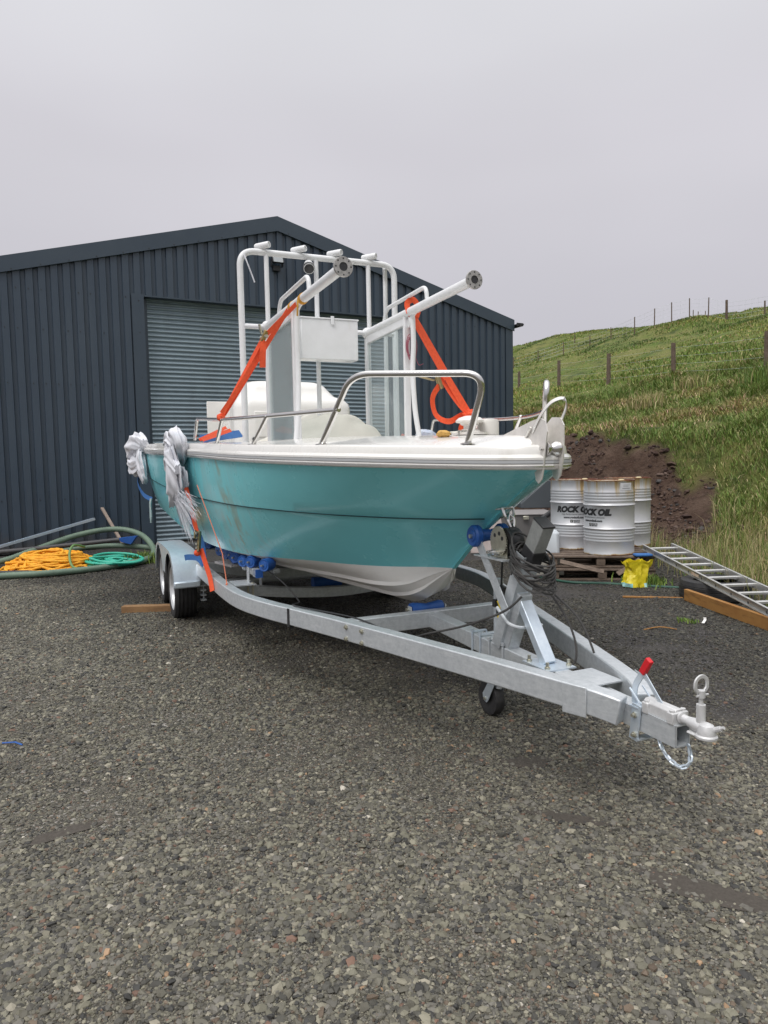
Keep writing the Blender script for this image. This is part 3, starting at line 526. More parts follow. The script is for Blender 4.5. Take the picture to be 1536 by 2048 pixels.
# ================================================================== TRAILER  (frame T)
TR = thing('boat_trailer', 'galvanised twin axle boat trailer carrying the teal boat', 'trailer', (-2.5, 0, 0), 'T')
ZT = .55; BH = .108; BW = .075
def near_path(sg):
    return cr([(-6.9, sg * .98, ZT - BH / 2), (-5.4, sg * .98, ZT - BH / 2), (-4.2, sg * .985, ZT - BH / 2), (-3.45, sg * .985, ZT - BH / 2), (-3.0, sg * .955, ZT - BH / 2), (-2.62, sg * .86, ZT - BH / 2), (-2.3, sg * .745, ZT - BH / 2), (-1.75, sg * .56, ZT - BH / 2), (-1.0, sg * .32, ZT - BH / 2 - .003), (-.42, sg * .135, .484), (-.25, sg * .060, .462)], 6)
for sg in (-1, 1): obj('side_beam', M().sweep(near_path(sg), rect(BW, BH)), galv, TR, bevel=.006)
def htube(a, b, w_, h_, t=.005):                     # open-ended box section
    m = M(); o_ = rect(w_, h_); i_ = rect(w_ - 2 * t, h_ - 2 * t); m.sweep([a, b], o_, caps=False); k = len(m.v); m.sweep([b, a], [(-x, y) for x, y in i_], caps=False)
    for j in range(4): m.f.append((4 + j, 4 + (j + 1) % 4, k + (4 - (j + 1)) % 4 if False else 0, 0)) if False else None
    S = V((b[0] - a[0], b[1] - a[1], b[2] - a[2])).normalized()
    for e_ in (V(a), V(b)):
        for (x0, x1, y0, y1) in ((-w_ / 2, w_ / 2, h_ / 2 - t, h_ / 2), (-w_ / 2, w_ / 2, -h_ / 2, -h_ / 2 + t), (-w_ / 2, -w_ / 2 + t, -h_ / 2, h_ / 2), (w_ / 2 - t, w_ / 2, -h_ / 2, h_ / 2)):
            m.box(e_ + V((0, (x0 + x1) / 2, (y0 + y1) / 2)), (.004, x1 - x0, y1 - y0))
    return m
obj('drawbar', htube((-.62, 0, .452), (-.005, 0, .440), .070, .083), galv, TR)
obj('centre_beam', M().beam((-2.0, 0, .478), (-.625, 0, .447), .08, .09), galv, TR, bevel=.005)
obj('front_plate', M().bb(-.62, -.42, -.10, .10, .508, .514), galv, TR)
cm = M().beam((-1.97, -.60, .482), (-1.97, .60, .482), .07, .10); obj('cross_member', cm, galv, TR, bevel=.005)
for s_, dz in ((-3.62, -.05), (-5.0, -.08), (-6.7, 0)):
    m = M().sweep(fillet([(s_, -.93, .49), (s_, -.55, .47 + dz), (s_, 0, .42 + dz), (s_, .55, .47 + dz), (s_, .93, .49)], .3), rect(.07, .08)); obj('cross_member', m, galv, TR, bevel=.004)
obj('axle', M().tube([(-5.0, -1.02, .30), (-5.0, 1.02, .30)], .035), galv, TR); obj('axle', M().tube([(-5.85, -1.02, .30), (-5.85, 1.02, .30)], .035), galv, TR)
def ubolt(s_, t_, zt, zb, w_=.1, r=.006):
    return M().tube(fillet([(s_, t_ - w_ / 2, zb), (s_, t_ - w_ / 2, zt), (s_, t_ + w_ / 2, zt), (s_, t_ + w_ / 2, zb)], .01, 3), r, 6).lathe((s_, t_ - w_ / 2, zt + .0), (0, 0, 1), [(0, 0), (.011, 0), (.011, .014), (0, .014)], 6)
for s_ in (-1.42, -1.34): obj('u_bolt', ubolt(s_, 0, .522, .40, .092), galv2, TR)
for s_ in (-1.25, -1.12): obj('u_bolt', ubolt(s_, 0, .515, .40, .092), galv, TR)
bl = M()
for s_, t_, z_ in ((-1.83, -.625, .525), (-1.83, -.625, .458), (-1.70, -.582, .525), (-1.70, -.582, .458)): obj('bolt', M().lathe((s_, t_, z_), (.28, -.96, 0), [(0, 0), (.014, 0), (.014, .008), (.009, .009), (.009, .016), (0, .016)], 6), zinc, TR)
# welded joint plate on the near arm at the apex and tension clamp
ap = M().box((-.40, -.174, .478), (.11, .006, .125), X=(.93, .36, 0), Y=(-.36, .93, 0)); obj('splice_plate', ap, galv, TR, bevel=.003)
ap = M().box((-.40, .174, .478), (.11, .006, .125), X=(.93, -.36, 0), Y=(.36, .93, 0)); obj('splice_plate', ap, galv, TR, bevel=.003)
m = M().bb(-.225, -.18, -.048, .048, .4885, .495); m.box((-.198, -.0425, .432), (.044, .006, .145), X=(1, 0, -.12), Y=(0, 1, 0)); m.box((-.198, .0415, .432), (.038, .005, .135), X=(1, 0, -.12), Y=(0, 1, 0)); m.bb(-.21, -.175, -.046, .046, .364, .370)
cl_ = obj('clamp', m, galv2, TR)
for z_ in (.462, .384): obj('bolt', M().lathe((-.197, -.044, z_), (0, -1, 0), [(0, 0), (.012, 0), (.012, .008), (.007, .009), (.007, .018), (0, .018)], 6), zinc, cl_)
obj('cable_tie', M().box((-2.385, -.775, .49), (.022, BW + .008, BH + .008), X=(.95, .31, 0), Y=(-.31, .95, 0)), blackpl, TR)
# wheels
def wheel(s_, sg):
    t0 = sg * 1.115; hw = .095; m = M(); R_ = .29; ri = .195
    prof = [(ri, -hw * .8), (ri + .012, -hw * .95), (ri + .05, -hw * 1.08), (R_ - .018, -hw), (R_ - .004, -hw * .8)]
    for g0 in (-.055, -.02, .02, .055): prof += [(R_, g0 - .012), (R_ - .007, g0 - .007), (R_ - .007, g0 + .007), (R_, g0 + .012)]
    prof += [(R_ - .004, hw * .8), (R_ - .018, hw), (ri + .05, hw * 1.08), (ri + .012, hw * .95), (ri, hw * .8)]
    tp = M().lathe((s_, t0, .287), (0, sg, 0), prof, 56); tp.f = [f for f in tp.f if len(f) == 4]
    w_ = obj('wheel', M().lathe((s_, t0, .287), (0, sg, 0), [(0, .045), (.03, .06), (.045, .062), (.05, .035), (.065, .03), (.11, .045), (.14, .035), (.155, .0), (.17, -.03), (.178, .04), (.186, hw * .82), (.203, hw * .98), (.208, hw * .9), (.197, hw * .72), (.18, -hw * .7), (.2, -hw), (.2, -hw * .8)], 48), mat_rim, TR)
    obj('tyre', tp, rubber, w_)
    for k in range(5):
        a = 2 * pi * k / 5 + .3; obj('wheel_nut', M().lathe((s_ + .075 * cos(a), t0 + sg * .034, .287 + .075 * sin(a)), (0, sg, 0), [(.011, 0), (.011, .02), (0, .022)], 6), zinc, w_)
    obj('valve', M().tube([(s_ + .17, t0 + sg * .06, .30), (s_ + .155, t0 + sg * .095, .30)], .006, 6), blackpl, w_)
mat_rim = mat('silver wheel rim', (.68, .69, .70), .3, .55, noise=(20, (.5, .5, .5), .4))
for sg in (-1, 1):
    for s_ in (-5.0, -5.85): wheel(s_, sg)
    # tandem mudguard: top sheet following both tyres, outer valance
    zf = [(-4.63, .40), (-4.645, .455), (-4.70, .545), (-4.80, .615), (-4.93, .648), (-5.1, .655), (-5.42, .655), (-5.75, .655), (-5.92, .648), (-6.05, .615), (-6.15, .545), (-6.20, .455), (-6.22, .33)]
    top = [(a, sg * 1.12, b) for a, b in zf]; m = M().sweep(fillet(top, .05, 3), [(-.118, -.0015), (.118, -.0015), (.118, .0015), (-.118, .0015)], up=[V((0, sg, 0)).cross(V((1, 0, 0))) for _ in fillet(top, .05, 3)] if False else None) if False else M()
    k = len(m.v)
    for a, b in zf: m.v += [V((a, sg * .995, b)), V((a, sg * 1.232, b)), V((a, sg * 1.232, b - .003)), V((a, sg * .995, b - .003))]
    for i in range(len(zf) - 1):
        for j in range(4): m.f.append((i * 4 + j, i * 4 + (j + 1) % 4, i * 4 + 4 + (j + 1) % 4, i * 4 + 4 + j))
    fd = obj('mudguard', m, galv2, TR, ang=50)
    m = M(); n_ = 60; R2 = .335                      # valance: strip between the top line and the two wheel arches
    for i in range(n_ + 1):
        s_ = -4.63 + (-6.22 + 4.63) * i / n_; zt = float(np.interp(-s_, [-a for a, b in zf], [b for a, b in zf])) if False else float(np.interp(s_, [a for a, b in reversed(zf)], [b for a, b in reversed(zf)]))
        za = .287
        for c_ in (-5.0, -5.85):
            q = R2 ** 2 - (s_ - c_) ** 2
            if q > 0: za = max(za, .287 + q ** .5 * (1 if abs(s_ - c_) < R2 else 0))
        if za == .287: za = .40 if -5.5 < s_ < -5.3 else .33
        if -5.6 < s_ < -5.25: za = min(max(za, .37), zt - .03)
        za = min(za, zt - .03); m.v += [V((s_, sg * 1.2335, zt)), V((s_, sg * 1.2335, za))]
        if i: m.f.append((2 * i - 2, 2 * i - 1, 2 * i + 1, 2 * i))
    vo = obj('valance', m, galv2, fd, ang=60)
    m = M(); m.bb(-4.655, -4.60, sg * 1.0, sg * 1.235, .345, .405) if sg > 0 else m.bb(-4.655, -4.60, -1.235, -1.0, .345, .405); obj('mudguard_step', m, galv2, fd, bevel=.012)
    m = M()
    for k_ in range(5): m.bb(-4.75 + .0, -4.69, min(sg * .94, sg * .99), max(sg * .94, sg * .99), .20 + .045 * k_, .212 + .045 * k_)
    m.bb(-4.74, -4.72, min(sg * .955, sg * .965), max(sg * .955, sg * .965), .19, .44); obj('spring_shackle', m, galv, TR)
# roller cradles
def roller(o_, s_, t_, z_, ax, L_, r, waist=0):
    return M().lathe((s_, t_, z_), ax, [(0, -L_ / 2), (r * .55, -L_ / 2), (r * .62, -L_ / 2 + .004), (r * .9, -L_ / 2), (r, -L_ / 2 + .012), (r, -L_ / 2 + .03), (r - waist, 0), (r, L_ / 2 - .03), (r, L_ / 2 - .012), (r * .9, L_ / 2), (r * .62, L_ / 2 - .004), (r * .55, L_ / 2), (0, L_ / 2)], 24)
for sg in (-1, 1):
    m = M().box((-4.65, sg * .62, .588), (2.6, .05, .035), X=(1, 0, .035), Y=(0, 1, 0)); arm = obj('cradle_bar', m, galv, TR, bevel=.004)
    for k, s_ in enumerate((-5.8, -5.62, -5.44, -5.26, -4.72, -4.56, -4.4, -4.16, -4.05, -3.94)):
        tt = .78; zz = .635 + (s_ + 5.8) * .018 + (.015 if k % 2 else 0); rl = obj('roller', roller(None, s_, sg * tt, zz, (.35, sg * .94, .3 * 0), .075, .052), blue, TR)
        obj('spindle', M().tube([(s_, sg * .66, zz - .02), (s_, sg * .83, zz)], .008, 6), zinc, rl)
    for k, (s_, tt, zz) in enumerate(((-3.80, .82, .715), (-3.66, .76, .705), (-3.52, .82, .72), (-3.34, .80, .735), (-3.22, .72, .725), (-3.08, .76, .74))):
        rl = obj('roller', roller(None, s_, sg * tt, zz - .01, (.62, sg * .75, 0), .09, .047), blue, TR); obj('spindle', M().tube([(s_ - .03, sg * (tt - .06), zz - .01), (s_ + .035, sg * (tt + .055), zz - .01)], .008, 6), zinc, rl)
    m = M().box((-3.45, sg * .77, .635), (.36, .05, .055), X=(1, sg * .1, .03), Y=(0, 1, 0)); m.box((-3.47, sg * .815, .595), (.07, .008, .16)); m.box((-3.47, sg * .72, .595), (.07, .008, .16))
    for s_ in (-3.61, -3.55, -3.33, -3.27): m.box((s_, sg * .80, .655), (.008, .06, .05))
    br_ = obj('cradle_bracket', m, galv, TR, bevel=.003); obj('end_cap', M().box((-3.255, sg * .78, .641), (.03, .054, .06), X=(1, sg * .1, .03), Y=(0, 1, 0)), blue, br_)
    for s_ in (-3.55, -3.39): obj('cradle_bolt', M().tube([(s_, sg * .80, .40), (s_, sg * .80, .56)], .008, 6).lathe((s_, sg * .80, .54), (0, 0, 1), [(0, 0), (.016, 0), (.016, .012), (0, .012)], 6), zinc, br_)
    obj('cradle_plate', M().box((-3.47, sg * .86, .545), (.24, .16, .008)), galv, br_)
kr = obj('keel_roller', M().lathe((-2.04, -.01, .535), (0, 1, 0), [(0, -.11), (.036, -.11), (.040, -.09), (.027, 0), (.040, .09), (.036, .11), (0, .11)], 24), blue, TR)
obj('bracket', M().box((-2.03, -.13, .525), (.05, .006, .06)).box((-2.03, .11, .525), (.05, .006, .06)), galv, kr); obj('spindle', M().tube([(-2.04, -.15, .535), (-2.04, .13, .535)], .010, 8), zinc, kr)
obj('keel_roller', M().lathe((-4.0, 0, .40), (0, 1, 0), [(0, -.13), (.05, -.13), (.05, -.10), (.036, 0), (.05, .10), (.05, .13), (0, .13)], 24), blue, TR)
# winch stand
ST = obj('winch_stand', M().sweep([(-1.18, 0, .505), (-1.11, 0, .66), (-.985, 0, .93), (-.955, 0, 1.0)], [(-.05, -.035), (.05, -.035), (.05, .035), (.046, .035), (.046, -.03), (-.046, -.03), (-.046, .035), (-.05, .035)], up=(-.9, 0, .4)), galv, TR)
obj('box_section', M().sweep([(-1.12, .0, .505), (-1.02, 0, .72), (-1.0, 0, .80)], rect(.07, .06), up=(-.9, 0, .35)), galv, TR, bevel=.004)
obj('brace', M().sweep([(-1.03, 0, .80), (-.80, 0, .498)], rect(.065, .045), up=(.7, 0, .7)), galv2, TR, bevel=.004)
obj('stand_foot', M().bb(-.90, -.70, -.08, .08, .4935, .5005), galv2, TR)
for s_, t_ in ((-.87, -.06), (-.73, .06), (-.87, .06), (-.73, -.06)): obj('bolt', M().lathe((s_, t_, .5005), (0, 0, 1), [(.013, 0), (.013, .01), (.008, .011), (.008, .03), (0, .03)], 6), zinc, TR)
for sg in (-1, 1): obj('stand_arm', M().sweep([(-1.315, sg * .075, 1.055), (-1.06, sg * .075, .73), (-1.03, sg * .075, .70)], rect(.006, .055), up=(.6, 0, .6)), galv, TR)
obj('winch_plate', M().bb(-1.33, -1.05, -.085, .085, .955, .962), galv, TR)
obj('tie_bar', M().tube(fillet([(-1.10, -.09, .72), (-1.0, -.09, .655), (-.96, -.05, .64), (-.96, .08, .64)], .03), .009, 8), galv, TR)
BR = obj('bow_roller', M().lathe((-1.315, 0, 1.06), (0, 1, 0), [(0, -.105), (.026, -.105), (.030, -.10), (.05, -.105), (.058, -.095), (.058, -.068), (.05, -.058), (.036, -.05), (.030, 0), (.036, .05), (.05, .058), (.058, .068), (.058, .095), (.05, .105), (.026, .105), (0, .105)], 32), blue, TR)
obj('spindle', M().tube([(-1.315, -.118, 1.06), (-1.315, .118, 1.06)], .011, 8), zinc, BR)
# winch: drum between cheeks, toothed gear, handle boss
WI = obj('winch', M().bb(-1.215, -1.07, -.048, -.044, .962, 1.06).bb(-1.215, -1.07, .044, .048, .962, 1.06).bb(-1.215, -1.07, -.048, .048, .9625, .966), zinc, TR)
for sg in (-1, 1): obj('cheek', M().lathe((-1.14, sg * .046, 1.045), (0, 1, 0), [(0, -.0025), (.066, -.0025), (.066, .0025), (0, .0025)], 28), zinc, WI)
gp = [];
for i in range(72):
    a = 2 * pi * i / 72; r = .076 if i % 2 else .069; gp.append((-1.130 + r * cos(a), 1.050 + r * sin(a)))
m = M(); m.v = [V((a, y_, b)) for y_ in (-.062, -.056) for a, b in gp]; m.f = [tuple(range(71, -1, -1)), tuple(range(72, 144))] + [(i, (i + 1) % 72, 72 + (i + 1) % 72, 72 + i) for i in range(72)]; obj('gear', m, zinc, WI, ang=20)
obj('drum', M().lathe((-1.11, 0, 1.045), (0, 1, 0), [(0, -.040), (.068, -.040), (.072, -.03), (.070, 0), (.072, .03), (.066, .040), (0, .040)], 28), blackpl, WI)
for a in (.4, 1.3, 2.4): obj('gear_hole', M().lathe((-1.13 + .04 * cos(a), -.0622, 1.05 + .04 * sin(a)), (0, -1, 0), [(0, .0006), (.011, .0006), (.011, 0)], 12), blackpl, WI)
obj('handle_boss', M().tube([(-1.11, -.05, 1.0), (-1.11, -.14, 1.0)], .009, 8).lathe((-1.13, -.0625, .995), (0, -1, 0), [(0, .02), (.016, .02), (.016, 0)], 12), steel, WI)
obj('sticker', M().bb(-1.205, -1.16, -.0505, -.0495, .972, 1.025), mat('blue white sticker', (.55, .62, .75), .4, noise=(60, (.1, .2, .5), .8)), WI)
# grey end box of the stand with its black sleeve
ax_ = V((.50, 0, .86)).normalized(); c0 = V((-.955, 0, .95))
obj('post_sleeve', M().box(c0 + ax_ * .045, (.09, .07, .11), X=V((.86, 0, -.5)), Y=(0, 1, 0), Z=ax_), blackpl, TR, bevel=.006)
bx = obj('post_box', M().box(c0 + ax_ * .165, (.085, .066, .15), X=V((.86, 0, -.5)), Y=(0, 1, 0), Z=ax_), mat('dull cast grey', (.33, .34, .33), .6, .3, noise=(30, (.24, .25, .24), .8)), TR, bevel=.004)
obj('cap', M().box(c0 + ax_ * .2445, (.089, .07, .009), X=V((.86, 0, -.5)), Y=(0, 1, 0), Z=ax_), blackpl, bx, bevel=.002)
# winch strap to the bow eye and shackle
obj('winch_strap', M().sweep([(-1.06, .0, 1.06), (-1.075, .0, 1.10), (-1.095, 0, 1.125)], rect(.04, .004), up=(.7, 0, .3)), blackpl, TR)
obj('snap_hook', M().tube(cr([(-1.095, -.010, 1.12), (-1.105, -.018, 1.155), (-1.12, 0, 1.18), (-1.105, .018, 1.155), (-1.095, .010, 1.12)], 5), .007, 8), steel, TR)
# jockey wheel
JW = obj('jockey_wheel', M().tube([(-1.42, .125, .21), (-1.42, .125, .80)], .028, 16), galv, TR)
obj('inner_tube', M().tube([(-1.42, .125, .18), (-1.42, .125, .30)], .021, 12), galv, JW)
obj('clamp', M().bb(-1.46, -1.38, .045, .165, .44, .50), galv, JW, bevel=.006)
jt = obj('tyre', M().lathe((-1.50, .125, .103), (0, 1, 0), [(.05, -.022), (.07, -.030), (.095, -.028), (.1, -.018), (.1, .018), (.095, .028), (.07, .030), (.05, .022)], 32), rubber, JW)
obj('hub', M().lathe((-1.50, .125, .103), (0, 1, 0), [(0, -.03), (.02, -.03), (.022, -.02), (.05, -.012), (.05, .012), (.022, .02), (.02, .03), (0, .03)], 20), blackpl, JW)
for dy in (-.038, .038):
    m = M(); pr = [(-1.525, .09), (-1.49, .08), (-1.47, .10), (-1.39, .235), (-1.45, .235), (-1.53, .125)]
    m.v = [V((a, .125 + dy + q, b)) for q in (-.002, .002) for a, b in pr]; m.f = [tuple(range(5, -1, -1)), tuple(range(6, 12))] + [(i, (i + 1) % 6, 6 + (i + 1) % 6, 6 + i) for i in range(6)]; obj('fork', m, galv2, JW)
obj('fork', M().bb(-1.455, -1.385, .085, .165, .228, .236), galv2, JW)
obj('axle_bolt', M().tube([(-1.50, .075, .103), (-1.50, .175, .103)], .009, 8), zinc, JW)
# water connector hanging under the bow roller
hc = M().tube(cr([(-1.30, .09, 1.02), (-1.325, .09, .9), (-1.335, .09, .78)], 5), .006, 8); HO = obj('flush_hose', hc, blackpl, TR)
obj('hose_valve', M().lathe((-1.335, .09, .60), (0, 0, 1), [(0, 0), (.022, 0), (.03, .02), (.03, .1), (.02, .115), (.028, .13), (.028, .17), (.012, .18), (0, .18)], 18).box((-1.335, .09, .685), (.03, .10, .04)), blackpl, HO)
obj('valve_lever', M().sweep(cr([(-1.31, .055, .70), (-1.29, .05, .69), (-1.285, .05, .65), (-1.30, .05, .61)], 4), rect(.012, .018), up=(1, 0, 0)), yellowp, HO)
# coupling (silver painted)
m = M().sweep([(-.175, 0, .508), (-.022, 0, .506)], [(-.029, -.024), (.029, -.024), (.027, .014), (.014, .027), (-.014, .027), (-.027, .014)]); CP_ = obj('coupling', m, silver, TR, bevel=.003)
for s_ in (-.155, -.03): obj('lug', M().bb(s_ - .016, s_ + .016, -.039, .039, .4795, .524), silver, CP_, bevel=.004)
for s_ in (-.155, -.03):
    for t_ in (-.027, .027): obj('bolt', M().lathe((s_, t_, .524), (0, 0, 1), [(.010, 0), (.010, .007), (0, .008)], 6), silver, CP_)
obj('shaft', M().tube([(-.02, 0, .507), (.05, 0, .502)], .016, 18), silver, CP_)
obj('shaft_nut', M().lathe((-.012, 0, .507), (1, 0, 0), [(.014, 0), (.022, 0), (.022, .008), (.014, .012)], 18), silver, CP_)
obj('socket', M().sweep([(.025, 0, .503), (.06, 0, .502), (.085, 0, .50)], [(.023 * cos(a), .023 * sin(a)) for a in np.linspace(0, 2 * pi, 16, endpoint=False)], scale=[.8, 1.05, 1.0]).lathe((.10, 0, .468), (0, 0, 1), [(0, .002), (.034, 0), (.038, .004), (.038, .011), (.032, .016), (.031, .032), (.024, .048), (.010, .056), (0, .057)], 28), silver, CP_)
obj('skirt', M().bb(.035, .10, -.028, .028, .4685, .480), silver, CP_, bevel=.006)
obj('clamp_screw', M().tube([(.075, 0, .515), (.075, 0, .583)], .016, 16).tube([(.075, 0, .58), (.075, 0, .612)], .008, 12).tube([(.075, 0, .608), (.075, 0, .634)], .014, 14), silver, CP_)
obj('ring_handle', M().sweep(cr([(.075, -.015, .628), (.075, -.028, .645), (.075, -.024, .672), (.075, 0, .684), (.075, .024, .672), (.075, .028, .645), (.075, .015, .628)], 6), rect(.014, .007), up=(1, 0, 0)), silver, CP_, bevel=.002)
obj('pin', M().tube([(.075, -.022, .615), (.075, .034, .615)], .004, 8), silver, CP_)
obj('grease_nipple', M().tube([(.125, .012, .505), (.145, .016, .516)], .010, 10).tube([(.145, .016, .516), (.158, .018, .523)], .006, 8), silver, CP_)
HBk = obj('handbrake', M().sweep(fillet([(-.238, -.008, .49), (-.24, -.008, .56), (-.192, -.008, .628)], .05), rect(.005, .026), up=(-.8, 0, .3)).beam((-.192, -.008, .625), (-.10, -.008, .53), .005, .016, up=(.7, 0, .7)).tube(fillet([(-.24, -.032, .555), (-.18, -.032, .505), (-.18, .032, .505), (-.24, .032, .555)], .01), .004, 6), galv2, TR)
obj('grip', M().beam((-.198, -.008, .622), (-.160, -.008, .684), .020, .028, up=(-.8, 0, .5)), redpl, HBk, bevel=.003)
def link(c, d, u, L_=.031, W_=.0205, r=.0045):
    c, d, u = V(c), V(d).normalized(), V(u); s_ = (u - d * u.dot(d)).normalized(); P = []
    for i in range(16):
        a = 2 * pi * i / 16; P.append(c + d * (cos(a) * (W_ / 2 - r) + (1 if cos(a) > 0 else -1) * (L_ - W_) / 2) + s_ * sin(a) * (W_ / 2 - r))
    return M().tube(P, r, 6, close=True)
cp = cr([(-.10, -.02, .405), (-.085, -.022, .375), (-.065, -.02, .350), (-.035, -.015, .330), (-.005, -.005, .322), (.012, .01, .335), (.012, .022, .355), (.005, .026, .38), (.006, .018, .405)], 10)
acc = [0]
for a, b in zip(cp[:-1], cp[1:]): acc.append(acc[-1] + (b - a).length)
CH = None; q = .013; k = 0
while q < acc[-1]:
    i = max(1, int(np.searchsorted(acc, q))); T = (cp[i] - cp[i - 1]); u = V((0, 1, 0)) if k % 2 else V((.5, 0, .8)).cross(V((0, 1, 0))); m = link(cp[i], T, u)
    if CH is None: CH = obj('safety_chain', m, galv2, TR)
    else: obj('chain_link', m, galv2, CH)
    q += .0215; k += 1
# ================================================================== BOAT
BO = thing('motor_boat', 'teal and white open motor boat on the galvanised trailer', 'boat', (-7.3, 0, .45), 'T')
hullm = hull_mat()
# sheer (plan and height), chine and keel stations from bow to stern
SHE = [(-.80, 0, 1.412), (-.845, .10, 1.413), (-.945, .20, 1.415), (-1.11, .32, 1.42), (-1.34, .475, 1.428), (-1.65, .69, 1.441), (-2.2, .87, 1.458), (-2.9, 1.00, 1.480), (-3.8, 1.10, 1.515), (-5.0, 1.17, 1.545), (-6.2, 1.20, 1.575), (-7.3, 1.20, 1.605)]
CHI = [(-1.70, 0, .830), (-1.86, .10, .824), (-2.03, .21, .812), (-2.20, .315, .804), (-2.40, .43, .800), (-2.66, .56, .798), (-2.98, .70, .788), (-3.40, .85, .778), (-4.05, .955, .775), (-5.0, 1.02, .80), (-6.1, 1.04, .86), (-7.3, 1.05, .94)]
KEE = [(-1.70, 0, .830), (-1.79, 0, .755), (-1.90, 0, .675), (-2.02, 0, .605), (-2.18, 0, .55), (-2.42, 0, .525), (-2.8, 0, .51), (-3.3, 0, .50), (-4.0, 0, .49), (-5.0, 0, .48), (-6.1, 0, .48), (-7.3, 0, .49)]
NS_ = 6
she, chi, kee = cr(SHE, NS_), cr(CHI, NS_), cr(KEE, NS_)
def bow_blend(u):                                     # topsides section: slight flare near the bow, fuller aft
    return u
def side_pt(i, f):
    a, b = chi[i], she[i]; fl = -.10 * max(0, 1 - i / 30.) if i < 30 else .0; fb = 4 * f * (1 - f)
    p = a.lerp(b, f); out = (.03 * min(1, max(0, (i - 14) / 30)) - .035 * math.exp(-((i - 10) / 9.) ** 2)) * fb; return V((p.x - .055 * fb * math.exp(-i / 7.), p.y + (out if i > 1 else 0), p.z))
KN = .56
for sg in (-1, 1): pass
m = M(); fs = [0, .1, .2, .3, .4, .5, KN - .012, KN, KN + .10, .75, .85, .93, 1.0]; nst = len(she); step = .010
for sg in (-1, 1):
    k = len(m.v)
    for i in range(nst):
        for f in fs:
            p = side_pt(i, f); o_ = step * min(1, i / 6) if f >= KN else 0; m.v.append(V((p.x, sg * (p.y + o_), p.z)))
    nf = len(fs)
    for i in range(nst - 1):
        for j in range(nf - 1):
            q = (k + i * nf + j, k + (i + 1) * nf + j, k + (i + 1) * nf + j + 1, k + i * nf + j + 1); m.f.append(q)
# transom
i = nst - 1; ring = [V((p.x, p.y, p.z)) for p in [side_pt(i, f) for f in fs]]; k = len(m.v); m.v += [V((-7.3, sg * p.y, p.z)) for sg in (-1,) for p in ring] + [V((-7.3, p.y, p.z)) for p in ring] + [V((-7.3, 0, .49))]
nf = len(fs)
for j in range(nf - 1): m.f.append((k + j, k + nf + j, k + nf + j + 1, k + j + 1))
m.f.append((k, k + 2 * nf, k + nf)); HU = obj('hull', m, hullm, BO, ang=28)
m = M(); fb_ = [0, .12, .30, .315, .33, .345, .5, .62, .635, .65, .665, .8, .93, 1.0]; st_off = {.315: .012, .33: .020, .635: .012, .65: .020, .93: .004}
for sg in (-1, 1):
    k = len(m.v)
    for i in range(nst):
        for f in fb_:
            a, b = kee[i], chi[i]; p = a.lerp(b, f); bul = .055 * min(1, i / 10) * math.sin(pi * f) * math.exp(-((i - 14) / 12.) ** 2); o_ = st_off.get(f, 0) * min(1, i / 12) * (1 if i < 50 else 0); p = V((p.x, p.y + bul * .6 + o_ * .2, p.z - bul * .8 - o_)); m.v.append(V((p.x, sg * p.y, p.z)))
    nf = len(fb_)
    for i in range(nst - 1):
        for j in range(nf - 1): m.f.append((k + i * nf + j, k + (i + 1) * nf + j, k + (i + 1) * nf + j + 1, k + i * nf + j + 1))
obj('bottom', m, antif, HU, ang=22)
obj('stem_band', M().sweep([V((p.x + .004, 0, p.z)) for p in cr([(-.83, 0, 1.40), (-1.145, 0, 1.22), (-1.46, 0, 1.01), (-1.70, 0, .83)], 6)], [(-.014, -.004), (.014, -.004), (.006, .008), (-.006, .008)], up=(1, 0, .9)), hullm, HU)
for sg in (-1, 1): obj('knuckle_line', M().tube([V((side_pt(i, KN).x, sg * (side_pt(i, KN).y + .0045), side_pt(i, KN).z - .006)) for i in range(4, nst)], .0035, 6), mat_k := mat('knuckle shadow', (.01, .05, .06), .6), HU)  # thin dark tube paints in the shadow line under the knuckle step
# stem correction: the topside ends on the centreline from the chine up to the sheer, so the sides meet there
# gunwale moulding swept right round the sheer
full = [V((p.x, -p.y, p.z)) for p in reversed(she)] + [V(p) for p in she[1:]]
gp_ = [(0, 0), (.024, -.004), (.034, .002), (.037, .012), (.034, .022), (.030, .024), (.030, .040), (.036, .042), (.036, .052), (.026, .062), (.016, .067), (.010, .100), (.004, .108), (-.008, .112), (-.06, .114), (-.06, .09), (-.03, .02)]
def gun_scale(i): return 1.0
m = M(); m.sweep(full, [(x, y) for x, y in gp_], (0, 0, 1)); GU = obj('gunwale', m, gel, BO, ang=40)
obj('rub_rail', M().sweep(full, [(.028, .0245), (.0375, .026), (.0375, .038), (.028, .0395)], (0, 0, 1)), rubg, GU)
obj('rub_rail_base', M().sweep(full, [(.034, .006), (.0385, .008), (.0385, .015), (.034, .017)], (0, 0, 1)), steel, GU)
